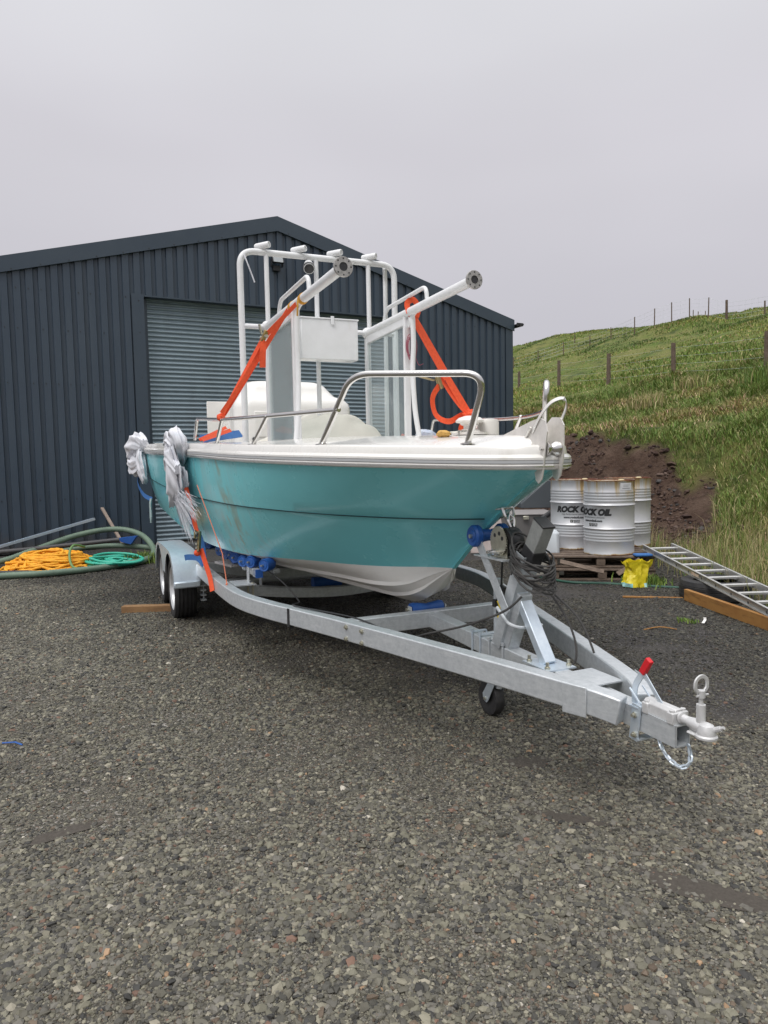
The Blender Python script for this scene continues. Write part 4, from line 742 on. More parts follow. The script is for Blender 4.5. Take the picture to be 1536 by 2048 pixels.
# deck: cambered foredeck, side decks, cockpit coaming
def dk_z(i, f): return she[i].z + .109 + (.052 if i < 44 else .03) * (1 - f * f) * min(1, i / 8 + .3)
m = M(); ifd = 46; NF = 14
for i in range(ifd + 1):
    for j in range(-NF, NF + 1):
        f = j / NF; yy = max(0, she[i].y - .05) * f; m.v.append(V((she[i].x - (.05 if i < 6 else .02), yy, dk_z(i, f))))
for i in range(ifd):
    for j in range(2 * NF): a = i * (2 * NF + 1) + j; m.f.append((a, a + 2 * NF + 1, a + 2 * NF + 2, a + 1))
for sg in (-1, 1):
    k = len(m.v)
    for i in range(ifd, nst):
        y1 = she[i].y - .05
        for y_, z_ in ((y1, 0), (y1 - .12, .008), (y1 - .22, .008), (y1 - .235, -.01), (y1 - .24, -.35)): m.v.append(V((she[i].x - .02, sg * y_, she[i].z + .109 + z_)))
    for i in range(nst - ifd - 1):
        for j in range(4): a = k + i * 5 + j; m.f.append((a, a + 5, a + 6, a + 1))
m.bb(-7.32, -7.12, -1.1, 1.1, 1.63, 1.72); m.bb(-7.1, -3.75, -.95, .95, 1.12, 1.14); m.bb(-3.76, -3.72, -.9, .9, 1.1, 1.62)
DK = obj('deck', m, gel, BO, ang=35)
def dz_at(s_, t_=0):
    i = min(range(nst), key=lambda k: abs(she[k].x - s_)); f = min(1, abs(t_) / max(.05, she[i].y - .05)); return dk_z(i, f)
# rails
def foot_plate(s_, t_): return M().lathe((s_, t_, dz_at(s_, t_) - .002), (0, 0, 1), [(.036, 0), (.036, .006), (.018, .010), (0, .010)], 18)
RT = .0165
def pulpit(sg):
    tb = [(-1.10, sg * .25), (-1.86, sg * .735)] if sg < 0 else [(-1.30, .355), (-1.82, .735)]
    (s0, t0), (s1, t1) = tb; z0, z1 = dz_at(s0, t0), dz_at(s1, t1)
    top0 = (s0 + .17, t0 - sg * .0 , 1.855); top1 = (s1 + .40, t1 - sg * .03, 1.90)
    if sg > 0: top0 = (-1.22, .305, 1.865); top1 = (-1.58, .565, 1.875)
    r = obj('pulpit_rail', M().tube(fillet([(s0, t0, z0), top0, top1, (s1, t1, z1)], .11, 10), RT, 14), steel, BO)
    for a in tb: obj('rail_foot', foot_plate(*a), steel, r)
    # low rail running aft
    lp = [(s1 + .235 if sg < 0 else -1.62, t1 - sg * .02, 1.735), (-2.4, sg * .90, 1.75), (-3.34, sg * 1.0, 1.785), (-4.07, sg * 1.06, 1.835), (-4.11, sg * 1.08, 1.66)]
    if sg > 0: lp = [(-1.40, .43, 1.735), (-1.62, .58, 1.735), (-2.1, .78, 1.735), (-2.6, .88, 1.75), (-3.2, .97, 1.785), (-3.86, 1.02, 1.82), (-3.95, 1.03, 1.66)]
    lr = obj('side_rail', M().tube(fillet(cr(lp[:-1], 6) + [V(lp[-1])], .06, 8), .0135, 12), steel, BO)
    for s_, t_, s2, t2 in (((-2.67, .93, -2.40, .90), (-3.45, 1.02, -3.32, 1.0)) if sg < 0 else ((-2.29, .80, -2.15, .79), (-3.05, .95, -2.95, .94))):
        zz = float(np.interp(s2, [-4.07, -3.34, -2.4, -1.6], [1.835, 1.785, 1.75, 1.735])); obj('stanchion', M().tube([(s_, sg * t_, dz_at(s_, t_)), (s2, sg * t2, zz)], .0135, 12), steel, lr); obj('rail_foot', foot_plate(s_, sg * t_), steel, lr)
for sg in (-1, 1): pulpit(sg)
# windlass
WL = obj('windlass', M().lathe((-1.50, .0, dz_at(-1.5)), (0, 0, 1), [(0, 0), (.10, 0), (.10, .012), (.06, .016), (.05, .028), (.034, .034), (.034, .05), (.05, .056), (.052, .064), (.075, .068), (.078, .078), (.06, .094), (.025, .104), (0, .106)], 30), plate_st, BO)
obj('motor_cover', M().lathe((-1.52, .13, dz_at(-1.5)), (0, 0, 1), [(.06, 0), (.06, .07), (.052, .086), (.03, .09), (0, .09)], 24), mat('grey white plastic', (.62, .6, .56), .4), WL)
for k in range(5): obj('drum_rib', M().lathe((-1.46 + .0 * k, -.09 + .02 * k, dz_at(-1.5)), (0, 0, 1), [(.007, 0), (.009, .024), (0, .026)], 8), steel, WL)
# bow roller fitting
zb = 1.53; BRF = None
def cheek(t_, nm, par):
    pr = [(-1.36, 1.515), (-1.34, 1.53), (-1.05, 1.60), (-.90, 1.635), (-.84, 1.645), (-.80, 1.63), (-.785, 1.58), (-.80, 1.50), (-.81, 1.42), (-.825, 1.365), (-.85, 1.345), (-.87, 1.36), (-.885, 1.42), (-.905, 1.50), (-.93, 1.525)]
    if t_ > 0: pr = [(-1.0, 1.53), (-.93, 1.60), (-.86, 1.65), (-.80, 1.645), (-.775, 1.61), (-.775, 1.52), (-.78, 1.45), (-.80, 1.38), (-.825, 1.355), (-.85, 1.37), (-.87, 1.43), (-.90, 1.52)]
    n_ = len(pr); m = M(); m.v = [V((a + .035, t_ + q, b)) for q in (-.003, .003) for a, b in pr]; m.f = [tuple(range(n_ - 1, -1, -1)), tuple(range(n_, 2 * n_))] + [(i, (i + 1) % n_, n_ + (i + 1) % n_, n_ + i) for i in range(n_)]; return obj(nm, m, plate_st, par, ang=20)
BRF = cheek(-.042, 'bow_fitting', BO); cheek(.042, 'cheek_plate', BRF)
obj('base_plate', M().bb(-1.34, -.93, -.06, .06, 1.556, 1.562), plate_st, BRF)
obj('anchor_roller', M().lathe((-.782, 0, 1.505), (0, 1, 0), [(0, -.036), (.036, -.036), (.034, -.02), (.018, 0), (.034, .02), (.036, .036), (0, .036)], 24), steel, BRF)
obj('roller_axle', M().tube([(-.782, -.06, 1.505), (-.782, .06, 1.505)], .009, 8), steel, BRF)
obj('strap_hoop', M().sweep(cr([(-.86, -.045, 1.58), (-.80, -.047, 1.65), (-.735, -.040, 1.705), (-.70, -.01, 1.725), (-.70, .02, 1.715), (-.73, .042, 1.68), (-.78, .05, 1.62)], 6), rect(.018, .004), up=(0, -1, .35)), gel, BRF)
obj('tang', M().box((-.98, 0, 1.60), (.09, .004, .05), X=(1, 0, .3), Y=(0, 1, 0)), mat('brass fitting', (.45, .33, .16), .4, .8), BRF)
obj('hinge_bar', M().tube([(-.90, -.05, 1.55), (-.865, -.05, 1.485)], .005, 6).tube([(-.91, -.05, 1.555), (-.86, -.055, 1.605)], .006, 6), steel, BRF)
obj('bow_eye', M().tube(fillet([(-1.25, -.03, 1.20), (-1.13, -.03, 1.215), (-1.13, .03, 1.215), (-1.25, .03, 1.20)], .02, 4), .008, 8).tube(cr([(-1.135, -.03, 1.215), (-1.12, -.026, 1.175), (-1.115, 0, 1.15), (-1.12, .026, 1.175), (-1.135, .03, 1.215)], 5), .007, 8), steel, BO)
# wheelhouse frame
CS = -3.95; cg = []
FRM = obj('wheelhouse_frame', M().tube(fillet([(CS, -.69, 1.60), (CS, -.69, 3.19), (CS, .69, 3.19), (CS, .69, 1.60)], .13, 10), .026, 14), whitep, BO)
obj('hoop', M().tube(fillet([(CS - .22, .69, 1.58), (CS - .22, .70, 3.16), (CS - .05, .62, 3.185)], .10, 8), .020, 12), whitep, FRM)
for t_ in (-.47, -.04, .44): obj('post', M().tube([(CS, t_, 1.62 if t_ == -.04 else 2.58), (CS, t_, 3.185)], .020, 12), whitep, FRM)
obj('cross_bar', M().tube([(CS, -.69, 2.585), (CS, .69, 2.585)], .021, 12), whitep, FRM)
for t_ in (-.50, -.19, .13, .45):
    rl = obj('rod_holder', M().lathe((CS + .01, t_, 3.24), (.80, .60, 0), [(.0, -.07), (.024, -.07), (.027, -.06), (.027, .06), (.024, .068), (.018, .069), (.017, .062), (0, .062)], 18), whitep, FRM)
rope_ = M().tube(cr([(CS + .03, -.66, 3.15), (CS + .05, -.64, 3.08), (CS + .05, -.61, 3.0), (CS + .05, -.585, 2.93)], 4), .006, 6); obj('rag_end', rope_, rag, FRM)
for sg, j0, j1 in ((-1, (-3.96, -.475, 2.59), (-2.08, -.50, 2.60)), (1, (-3.96, .425, 2.585), (-2.10, .40, 2.605))):
    j0, j1 = V(j0), V(j1); T = (j1 - j0).normalized(); pt = lambda u: j0.lerp(j1, u)
    ar = obj('roof_arm', M().tube([j0, j1], .033, 18), whitep, FRM)
    obj('flange', M().lathe(j1 - T * .006, T, [(.0, .006), (.026, .006), (.026, .012), (.058, .012), (.060, .008), (.060, 0), (.03, -.004), (0, -.004)], 36), mat('bare steel flange', (.50, .48, .46), .45, .85, noise=(60, (.26, .26, .25), .8)), ar)
    m = M()
    for k in range(8): a = 2 * pi * k / 8; q = T.orthogonal().normalized(); r_ = T.cross(q); obj('bolt_hole', M().lathe(j1 + T * .0064 + (q * cos(a) + r_ * sin(a)) * .047, T, [(.0035, 0), (.005, .0004), (0, .0004)], 10), blackpl, ar)
    obj('bore', M().lathe(j1 + T * .0002, T, [(.0255, 0), (.0255, .0012), (0, .0012)], 20), blackpl, ar)
    obj('joint', M().lathe(j0, T, [(0, -.048), (.028, -.043), (.046, -.02), (.05, 0), (.046, .022), (.033, .04)], 20), whitep, ar)
    u0, u1 = .20, .64; up_ = V((0, 0, .125)); g = obj('grab_rail', M().tube(fillet([pt(u0), pt(u0) + up_ * .95 + T * .06, pt(u1) + up_ + T * -.02, pt(u1) + T * .0], .07, 8), .016, 12), whitep, ar)
    o_ = V((0, sg * -.0, 0)); e0 = pt(.47) + V((0, 0, -.045)); obj('lifting_eye', M().lathe(e0 + V((0, -.0, -.03)), (.25, 1, 0), [(.014, -.008), (.040, -.008), (.042, 0), (.040, .008), (.014, .008), (.014, -.008)], 22), whitep, ar)
    obj('gusset', M().beam(pt(.56), e0 + V((0, 0, -.01)), .012, .035, up=T), whitep, ar)
    # window frames: rear post, sloping head, front post, curved stay
    fr_ = pt(.44); zb_ = 1.635; hd0, hd1 = j0 + V((.03, 0, -.06)), fr_ + V((0, 0, -.05))
    obj('window_post', M().beam((j0.x, j0.y, zb_ - .02), (j0.x, j0.y, j0.z - .03), .045, .045, up=(1, 0, 0)), whitep, FRM, bevel=.004)
    obj('window_post', M().beam((fr_.x, fr_.y, zb_ - .03), (fr_.x, fr_.y, fr_.z - .02), .05, .03, up=(1, 0, 0)), whitep, FRM, bevel=.004)
    obj('window_head', M().beam(hd0, hd1, .035, .07), whitep, FRM, bevel=.004)
    obj('foot_flange', M().lathe((j0.x, j0.y, zb_ - .03), (0, 0, 1), [(.07, 0), (.07, .008), (.035, .03), (0, .03)], 18), whitep, FRM)
    obj('stay', M().tube(cr([pt(.49) + V((0, sg * .01, -.02)), pt(.49) + V((.0, sg * .015, -.25)), (pt(.49).x - .01, pt(.49).y + sg * .01, 2.15), (pt(.49).x - .0, pt(.49).y + sg * .02, 1.85), (pt(.49).x + .02, pt(.49).y + sg * .05, 1.60)], 6), .020, 12), whitep, FRM)
    gv = [V((j0.x + .02, j0.y, zb_)), V((fr_.x, fr_.y, zb_ - .01)), V((fr_.x, fr_.y, fr_.z - .07)), V((j0.x + .02, j0.y, j0.z - .08))]; gm_ = M(); gm_.v = [p + V((0, q, 0)) for q in (-.003, .003) for p in gv]; gm_.f = [(3, 2, 1, 0), (4, 5, 6, 7), (0, 1, 5, 4), (1, 2, 6, 5), (2, 3, 7, 6), (3, 0, 4, 7)]
    obj('window_pane', gm_, glass, FRM)
EB = obj('equipment_box', M().box((-3.82, .0, 2.475), (.15, .50, .33)), whitep, BO, bevel=.006)
obj('lid', M().box((-3.82, .0, 2.645), (.165, .515, .012)), whitep, EB, bevel=.003); obj('latch', M().box((-3.734, .02, 2.63), (.008, .03, .07)), whitep, EB, bevel=.003)
SP = obj('deck_light', M().lathe((CS + .05, -.12, 3.10), (.75, -.2, -.62), [(0, -.06), (.035, -.05), (.042, -.01), (.046, .02), (.046, .05), (.04, .052)], 22), whitep, BO)
obj('lens', M().lathe((CS + .05, -.12, 3.10), (.75, -.2, -.62), [(.047, .018), (.049, .02), (.049, .046), (.040, .0525), (0, .0535)], 22), blackpl, SP); obj('bracket', M().tube([(CS, -.11, 3.17), (CS + .02, -.12, 3.12)], .012, 8), whitep, SP)
# console moulding, side panel and cream cover
def loft(rings):
    m = M(); n_ = len(rings[0])
    for r in rings: m.v += [V(p) for p in r]
    for i in range(len(rings) - 1):
        for j in range(n_): m.f.append((i * n_ + j, i * n_ + (j + 1) % n_, (i + 1) * n_ + (j + 1) % n_, (i + 1) * n_ + j))
    m.f.append(tuple(range(n_ - 1, -1, -1))); m.f.append(tuple(range((len(rings) - 1) * n_, len(rings) * n_))); return m
def ringr(x0, x1, y0, y1, z_, r=.09, n=4):
    out = []
    for cx, cy, a0 in ((x1 - r, y1 - r, 0), (x0 + r, y1 - r, pi / 2), (x0 + r, y0 + r, pi), (x1 - r, y0 + r, 1.5 * pi)):
        for k in range(n + 1): a = a0 + pi / 2 * k / n; out.append((cx + r * cos(a), cy + r * sin(a), z_))
    return out
CO = obj('console', loft([ringr(-6.1, -5.18, -.50, .76, 1.14, .16), ringr(-6.1, -5.18, -.50, .76, 2.02, .16), ringr(-6.09, -5.19, -.49, .75, 2.07, .16), ringr(-6.05, -5.22, -.46, .71, 2.12, .17), ringr(-6.02, -5.26, -.43, .62, 2.15, .16), ringr(-6.0, -5.29, -.39, .55, 2.22, .15), ringr(-5.98, -5.31, -.36, .51, 2.27, .15), ringr(-5.93, -5.37, -.31, .45, 2.305, .14), ringr(-5.85, -5.45, -.22, .36, 2.315, .12)]), gel, BO, ang=40, bevel=.012)
obj('console_panel', M().box((-5.175, .13, 1.85), (.012, .9, .26)), gel, CO, bevel=.01)
obj('side_panel', M().box((-6.0, -.47, 1.88), (.03, .36, .52)), gel, BO, bevel=.006); 
obj('drain_hole', M().lathe((-5.168, -.33, 1.70), (1, 0, 0), [(.022, 0), (.022, .004), (0, .005)], 14), blackpl, CO)
def tarpf(u, v):
    s_ = -5.0 + u * 1.6; t_ = -.55 + v * 1.22; base_ = 1.63 + .30 * math.exp(-((t_ - .08) / .42) ** 2) * (.55 + .45 * math.cos((u - .45) * 2.4)) - .06 * u; base_ -= .16 * sstep(.35, .62, t_)
    base_ += .05 * NZ.noise(V((s_ * 2.2, t_ * 2.4, 1))) + .03 * abs(NZ.noise(V((s_ * 3 + t_ * 4, t_ * 2 - s_ * 5, 3)))) + .012 * sin(t_ * 22 + 5 * NZ.noise(V((s_ * 3, t_ * 2, 5))))
    ed = min(u, 1 - u, v, 1 - v); return (s_ + .05 * NZ.noise(V((u * 3, v * 3, 8))), t_, float(base_ - .20 * math.exp(-ed * 14)))
solo('canvas_cover', M().grid(tarpf, 60, 60), tarpm, 'crumpled cream canvas cover lying on the boat deck under the white frame', 'cover', (-4.2, .1, 1.6), 'T', ang=70)
solo('sponge', blob((-1.43, -.20, dz_at(-1.43, -.2) + .014), .042, 3, .25, 2.2, 0, 3, (1.05, .8, .5)), spongem, 'yellow sponge left on the white foredeck', 'sponge', (-1.43, -.2, dz_at(-1.43, -.2)), 'T')
solo('cloth', blob((-1.72, .02, dz_at(-1.72) + .008), .06, 3, .3, 2.4, .1, 5, (1.3, .9, .2)), tarpm, 'small folded pale cloth lying beside the windlass', 'cloth', (-1.72, .02, 1.56), 'T')
solo('cleaning_pouch', blob((-3.72, .86, 1.665), .085, 3, .25, 2.2, .08, 8, (1, 1.1, .8)), mat('pouch print', (.66, .70, .76), .3, noise=(9, (.25, .35, .6), .7)), 'small white and blue plastic pouch on the far side deck', 'pouch', (-3.72, .86, 1.62), 'T')
# ================================================================== STRAPS, RAGS, CABLES
def strap(pts, w_=.048, up=(0, 0, 1), n=6, th=.003, m=None): return (m or M()).sweep(cr(pts, n), rect(w_, th), up)
def twist_ups(n, a0, a1, T): 
    T = V(T).normalized(); q = T.orthogonal().normalized(); r = T.cross(q); return [q * cos(a0 + (a1 - a0) * i / (n - 1)) + r * sin(a0 + (a1 - a0) * i / (n - 1)) for i in range(n)]
def st3(a, b, w_, a0=0, a1=0, sag=0, m=None, n=14):
    a, b = V(a), V(b); P = [a.lerp(b, i / (n - 1)) + V((0, 0, -sag * 4 * (i / (n - 1)) * (1 - i / (n - 1)))) for i in range(n)]; return (m or M()).sweep(P, rect(w_, .003), twist_ups(n, a0, a1, b - a))
# near frame tie
NT = thing('ratchet_strap', 'orange ratchet strap tying the near white arm down to the low rail', 'strap', (-3.4, -1.0, 1.8), 'T')
A1 = V((-3.12, -.49, 2.64)); A2 = V((-2.98, -.49, 2.60)); Bn = V((-3.36, -1.0, 1.80))
RB = V((-3.20, -.70, 2.37))
obj('webbing', st3(A1 + V((-.10, .0, -.03)), Bn + V((0, .02, .02)), .036, .3, 1.2), orange, NT)
obj('webbing', st3(A2, RB, .032, .5, .9), orange, NT); obj('webbing', st3(RB, Bn, .034, 1.4, 1.9), orange, NT); obj('webbing', st3(RB + V((.02, 0, -.03)), Bn + V((.03, 0, .03)), .03, .2, .9, .02), orange, NT)
obj('tail', strap([RB + V((.02, -.01, -.04)), RB + V((.03, -.02, -.12)), RB + V((.01, -.02, -.22))], .05, (1, .3, 0)), orange, NT)
for u_ in (.42, .56): q = V((-3.96, -.475, 2.59)).lerp(V((-2.08, -.50, 2.60)), u_); obj('wrap', M().tube([q + V((-.025, 0, -.002)), q + V((.025, 0, .002))], .0365, 14), mat('amber wrap', (.65, .33, .03), .8, noise=(30, (.5, .2, .02), .8)), NT)
obj('loose_end', M().sweep(cr([(-2.90, -.53, 2.58), (-2.88, -.54, 2.53), (-2.89, -.54, 2.47)], 4), rect(.012, .003), (1, 0, 0)), mat('amber thread', (.55, .30, .05), .8), NT)
rt = obj('ratchet', M().box(RB, (.10, .045, .03), X=(.2, .4, 1), Y=(1, 0, -.2)), mat('brass passivated', (.36, .26, .10), .4, .8, noise=(40, (.2, .14, .06), .7)), NT, bevel=.006); obj('spool', M().tube([RB + V((-.04, -.01, 0)), RB + V((.04, .01, 0))], .014, 10), zinc, rt); obj('handle', M().box(RB + V((.02, -.03, .05)), (.07, .035, .01), X=(.3, -.3, 1), Y=(1, 0, -.2)), zinc, rt)
obj('knot', blob(Bn, .030, 3, .3, 3, .1, 4), orange, NT)
# far frame tie
FT = thing('ratchet_strap', 'wide orange ratchet strap from the far white arm to a knot behind the bow rail', 'strap', (-2.9, .85, 1.8), 'T')
A1 = V((-3.08, .43, 2.56)); Bf = V((-2.95, .86, 1.80)); MB_ = A1.lerp(Bf, .62)
obj('webbing', st3(A1 + V((0, 0, .02)), MB_, .075, .55, .75), orange, FT); obj('webbing', st3(MB_, Bf, .055, .9, 1.2), orange, FT); obj('webbing', st3(A1.lerp(Bf, .5) + V((-.02, -.03, -.02)), Bf, .04, .4, .9, .03), orange, FT)
obj('loop', strap([A1 + V((.02, -.03, .02)), A1 + V((0, -.035, .10)), A1 + V((0, .02, .13)), A1 + V((0, .06, .07)), A1 + V((0, .04, 0))], .045, (1, 0, 0)), orange, FT)
rp0 = MB_ + V((-.03, -.06, -.03)); rt = obj('ratchet', M().box(rp0, (.10, .045, .028), X=(0, .35, -1), Y=(1, .1, 0)).box(rp0 + V((-.04, -.09, .035)), (.13, .03, .012), X=(-.2, -1, .25), Y=(1, 0, 0)), mat('brass ratchet', (.40, .32, .17), .4, .8), FT, bevel=.005)
obj('tail', strap([rp0 + V((0, 0, -.02)), rp0 + V((-.02, -.05, -.12)), rp0 + V((-.02, -.02, -.25)), rp0 + V((0, .08, -.30)), rp0 + V((0, .2, -.25)), Bf + V((-.02, 0, .0))], .045, (1, .2, .1)), orange, FT)
obj('knot', blob(Bf, .052, 3, .35, 3, .12, 6), orange, FT); obj('tail', strap([Bf, Bf + V((-.03, -.05, -.08)), Bf + V((-.03, -.06, -.15))], .06, (1, .2, 0)), orange, FT); obj('tail', strap([Bf, Bf + V((.03, .07, -.06)), Bf + V((.03, .08, -.16)), Bf + V((.0, .04, -.17))], .04, (1, .2, 0)), orange, FT)
solo('lashing_strap', st3((-3.5, .52, 1.665), (-3.72, .97, 1.635), .04, 1.2, 1.4, .01), orange, 'flat orange strap lying across the far side deck', 'strap', (-3.6, .75, 1.62), 'T')
solo('lashing_strap', st3((-4.02, -1.03, 1.67), (-4.4, -.60, 1.80), .035, 1.2, 1.6).v and M().sweep([(-4.05, -1.05, 1.66), (-4.6, -.72, 1.79)], rect(.028, .003), (1, 0, .2)).sweep([(-4.05, -1.03, 1.66), (-4.6, -.68, 1.765)], rect(.034, .003), (1, 0, .2)), orange, 'pair of orange straps running inboard from the end of the near low rail', 'strap', (-4.3, -.9, 1.66), 'T')
solo('blue_strap', M().sweep([(-4.25, -1.0, 1.675), (-5.0, -.5, 1.75)], rect(.08, .003), (1, 0, .3)), bluew, 'broad blue strap lying over the near coaming', 'strap', (-4.5, -.8, 1.66), 'T')
# hull strap down to the trailer beam
HS = thing('hull_strap', 'orange ratchet strap from the hanging rag down to the near trailer beam', 'strap', (-3.85, -1.03, .5), 'T')
h0, h1, h2, h3 = V((-4.0, -1.19, 1.33)), V((-3.90, -1.12, .90)), V((-3.88, -1.10, .78)), V((-3.74, -1.045, .455))
obj('webbing', M().sweep([h0, h1], rect(.035, .003), (1, -.5, .3)), orange, HS); obj('webbing', M().sweep([h2, V((-3.80, -1.05, .56)), h3], rect(.042, .003), (1, -.9, .2)), orange, HS)
c_ = (h1 + h2) / 2; rt = obj('ratchet', M().box(c_, (.05, .02, .17), X=(1, -.5, .3), Y=(.5, 1, 0)).box(c_ + V((.02, -.03, .06)), (.055, .012, .07), X=(1, -.5, .3), Y=(.5, 1, 0)), mat('ratchet body', (.33, .26, .13), .4, .8, noise=(60, (.15, .12, .08), .8)), HS, bevel=.004)
for dz_ in (-.05, -.02, .03, .07): obj('spool', M().tube([c_ + V((-.035, .01, dz_)), c_ + V((.035, -.03, dz_ + .005))], .009, 8), zinc, rt)
obj('roll', blob(c_ + V((.01, -.02, -.09)), .026, 3, .1, 3), orange, HS)
solo('cord', M().tube([(-3.75, -1.13, 1.30), (-3.5, -1.0, .78), (-3.42, -.99, .56)], .004, 6).tube([(-3.42, -.99, .56), (-3.405, -.995, .554)], .008, 6), orangec, 'thin orange cord beside the orange ratchet strap on the hull', 'cord', (-3.5, -1.0, .55), 'T')
solo('blue_strap', M().sweep(cr([(-4.35, -1.22, 1.33), (-4.25, -1.17, 1.15), (-4.15, -1.10, .93), (-4.1, -1.06, .80), (-4.05, -1.05, .62)], 6), rect(.055, .003), (1, -.8, .2)).sweep(cr([(-4.08, -1.05, .62), (-4.2, -1.08, .665), (-4.38, -1.13, .655), (-4.47, -1.15, .64)], 4), rect(.05, .003), (1, -.6, .1)), bluew, 'blue strap twisting behind the orange one with its end over the mudguard', 'strap', (-4.1, -1.06, .6), 'T')
solo('blue_strap', M().sweep(cr([(-7.30, -1.26, 1.42), (-7.33, -1.30, 1.25), (-7.2, -1.25, 1.10), (-6.9, -1.18, 1.05)], 6), rect(.05, .003), (0, -1, .2)), bluew, 'slack blue strap looping below the stern rag', 'strap', (-7.2, -1.25, 1.2), 'T')
gl_ = thing('work_glove', 'limp grey rubber glove hanging from the blue strap at the stern', 'glove', (-6.9, -1.20, .95), 'T')
m = M().sweep(cr([(-6.9, -1.19, 1.06), (-6.9, -1.2, 1.0), (-6.9, -1.2, .93)], 4), [(.05 * cos(a), .014 * sin(a)) for a in np.linspace(0, 2 * pi, 12, endpoint=False)], (0, 1, 0))
for k, (dx, L_) in enumerate(((-.035, .11), (-.012, .16), (.012, .12), (.034, .09))): m.tube(cr([(-6.9 + dx, -1.2, .94), (-6.9 + dx * 1.15, -1.2, .9), (-6.9 + dx * 1.3, -1.2, .93 - L_)], 4), .011, 8)
obj('glove_body', m, mat('grey green rubber', (.30, .42, .42), .5, noise=(30, (.5, .55, .55), .7)), gl_)
# rags
def folds(path, rad, lobes, seed, flat=.45, nrm=(0, -1, 0), n=56, amp=.20, close=False):
    """gathered cloth: a swept band whose folds run along its length"""
    P = cr(path, 7, close); L_ = len(P); m = M(); nv = V(nrm).normalized(); rnd = random.Random(seed); ph = [rnd.uniform(0, 6.28) for _ in range(4)]
    for i, p in enumerate(P):
        a = P[i - 1] if (i or close) else P[0]; b = P[(i + 1) % L_] if (i < L_ - 1 or close) else P[-1]; T = (b - a).normalized(); S_ = T.cross(nv).normalized(); Nn = S_.cross(T)
        u = i / (L_ - 1); r = float(np.interp(u, [k / (len(rad) - 1) for k in range(len(rad))], rad))
        for k in range(n):
            q = 2 * pi * k / n; w_ = NZ.noise(V((seed + u * 2.2, cos(q) * .9, sin(q) * .9)))
            d = 1 - amp * abs(sin(lobes * .5 * q + ph[0] + 2.6 * w_ + u * 1.3)) * 1.4 + amp * .5 * sin((lobes + 3) * q + ph[1] + u * 3) * .4 + .22 * NZ.noise(V((u * 5 + seed, cos(q) * 1.5, sin(q) * 1.5)))
            m.v.append(p + S_ * (cos(q) * r * d) + Nn * (sin(q) * r * d * flat))
    for i in range(L_ - (0 if close else 1)):
        for k in range(n): a = i * n; b = ((i + 1) % L_) * n; m.f.append((a + k, a + (k + 1) % n, b + (k + 1) % n, b + k))
    if not close: m.f.append(tuple(range(n))); m.f.append(tuple(range((L_ - 1) * n, L_ * n)))
    return m
RG = thing('white_rag', 'knotted white rag draped over the near gunwale with a frayed hem', 'rag', (-4.4, -1.22, 1.6), 'T')
c = V((-4.38, -1.20, 1.62))
obj('bundle', folds([c + V((.30 * cos(a), -.02 * sin(a * 2), .005 + .10 * sin(a))) for a in np.linspace(0, 2 * pi, 9)[:-1]], [.085, .075, .09, .08], 5, 2, .75, close=True), rag, RG, ang=75)
obj('fold', folds([c + V((-.62, .0, .03)), c + V((-.36, .01, .07)), c + V((-.08, 0, .02)), c + V((.14, -.01, -.04))], [.055, .085, .08, .05], 7, 5, .8), rag, RG, ang=75)
obj('fold', folds([c + V((-.50, -.02, -.19)), c + V((-.22, -.04, -.10)), c + V((.10, -.05, -.12)), c + V((.42, -.04, -.20))], [.05, .075, .085, .055], 5, 9, .6), rag, RG, ang=75)
obj('fold', folds([c + V((-.10, -.02, -.02)), c + V((-.02, -.05, -.14)), c + V((.10, -.045, -.26)), c + V((.16, -.01, -.35)), c + V((.18, .01, -.41))], [.14, .28, .38, .38, .34], 9, 13, .13, amp=.26), rag, RG, ang=75)
m = M()
for i in range(520):
    p0 = c + V((.20 + random.uniform(-.36, .34), -.015 + random.uniform(-.02, .02), -.40 + random.uniform(-.08, .04))); L_ = random.uniform(.06, .34) * (1 if abs(p0.x - c.x - .14) < .16 else .5); dr = random.uniform(-.30, .34)
    m.tube([p0 + V((dr * u + .02 * NZ.noise(V((i, u * 3, 0))), .06 * u, -L_ * u)) for u in (0, .3, .6, 1)], random.uniform(.0007, .0014), 4)
obj('frayed_edge', m, rag, RG)
RG2 = thing('white_rag', 'bulky white rag wrapped round the stern corner of the boat', 'rag', (-7.3, -1.22, 1.6), 'T'); c = V((-7.25, -1.24, 1.64))
obj('bundle', folds([c + V((-.45, -.05, -.10)), c + V((-.30, -.06, .03)), c + V((-.02, -.03, .09)), c + V((.28, .0, .05))], [.12, .17, .15, .09], 7, 21, .75), rag, RG2, ang=75)
obj('fold', folds([c + V((-.50, -.06, -.02)), c + V((-.34, -.08, -.16)), c + V((-.05, -.07, -.20)), c + V((.22, -.03, -.16))], [.08, .14, .12, .08], 6, 25, .7), rag, RG2, ang=75)
obj('fold', folds([c + V((.12, -.02, .02)), c + V((.18, -.04, -.12)), c + V((.24, -.02, -.28)), c + V((.30, .0, -.38))], [.10, .17, .15, .08], 6, 29, .35), rag, RG2, ang=75)
solo('white_tag', M().box((-7.22, -1.24, 1.33), (.07, .015, .10)), gel, 'small white plastic tag hanging under the stern rag', 'tag', (-7.22, -1.24, 1.33), 'T', bevel=.006)
solo('fibre_mat', M().box((-4.35, -.72, .575), (.5, .25, .02), X=(1, .1, .05)), mat('white fibre mat', (.6, .58, .57), .9, bump=(90, .5, .01)), 'dirty white folded mat lying on the roller bar beside the mudguard', 'mat', (-4.35, -.72, .56), 'T')
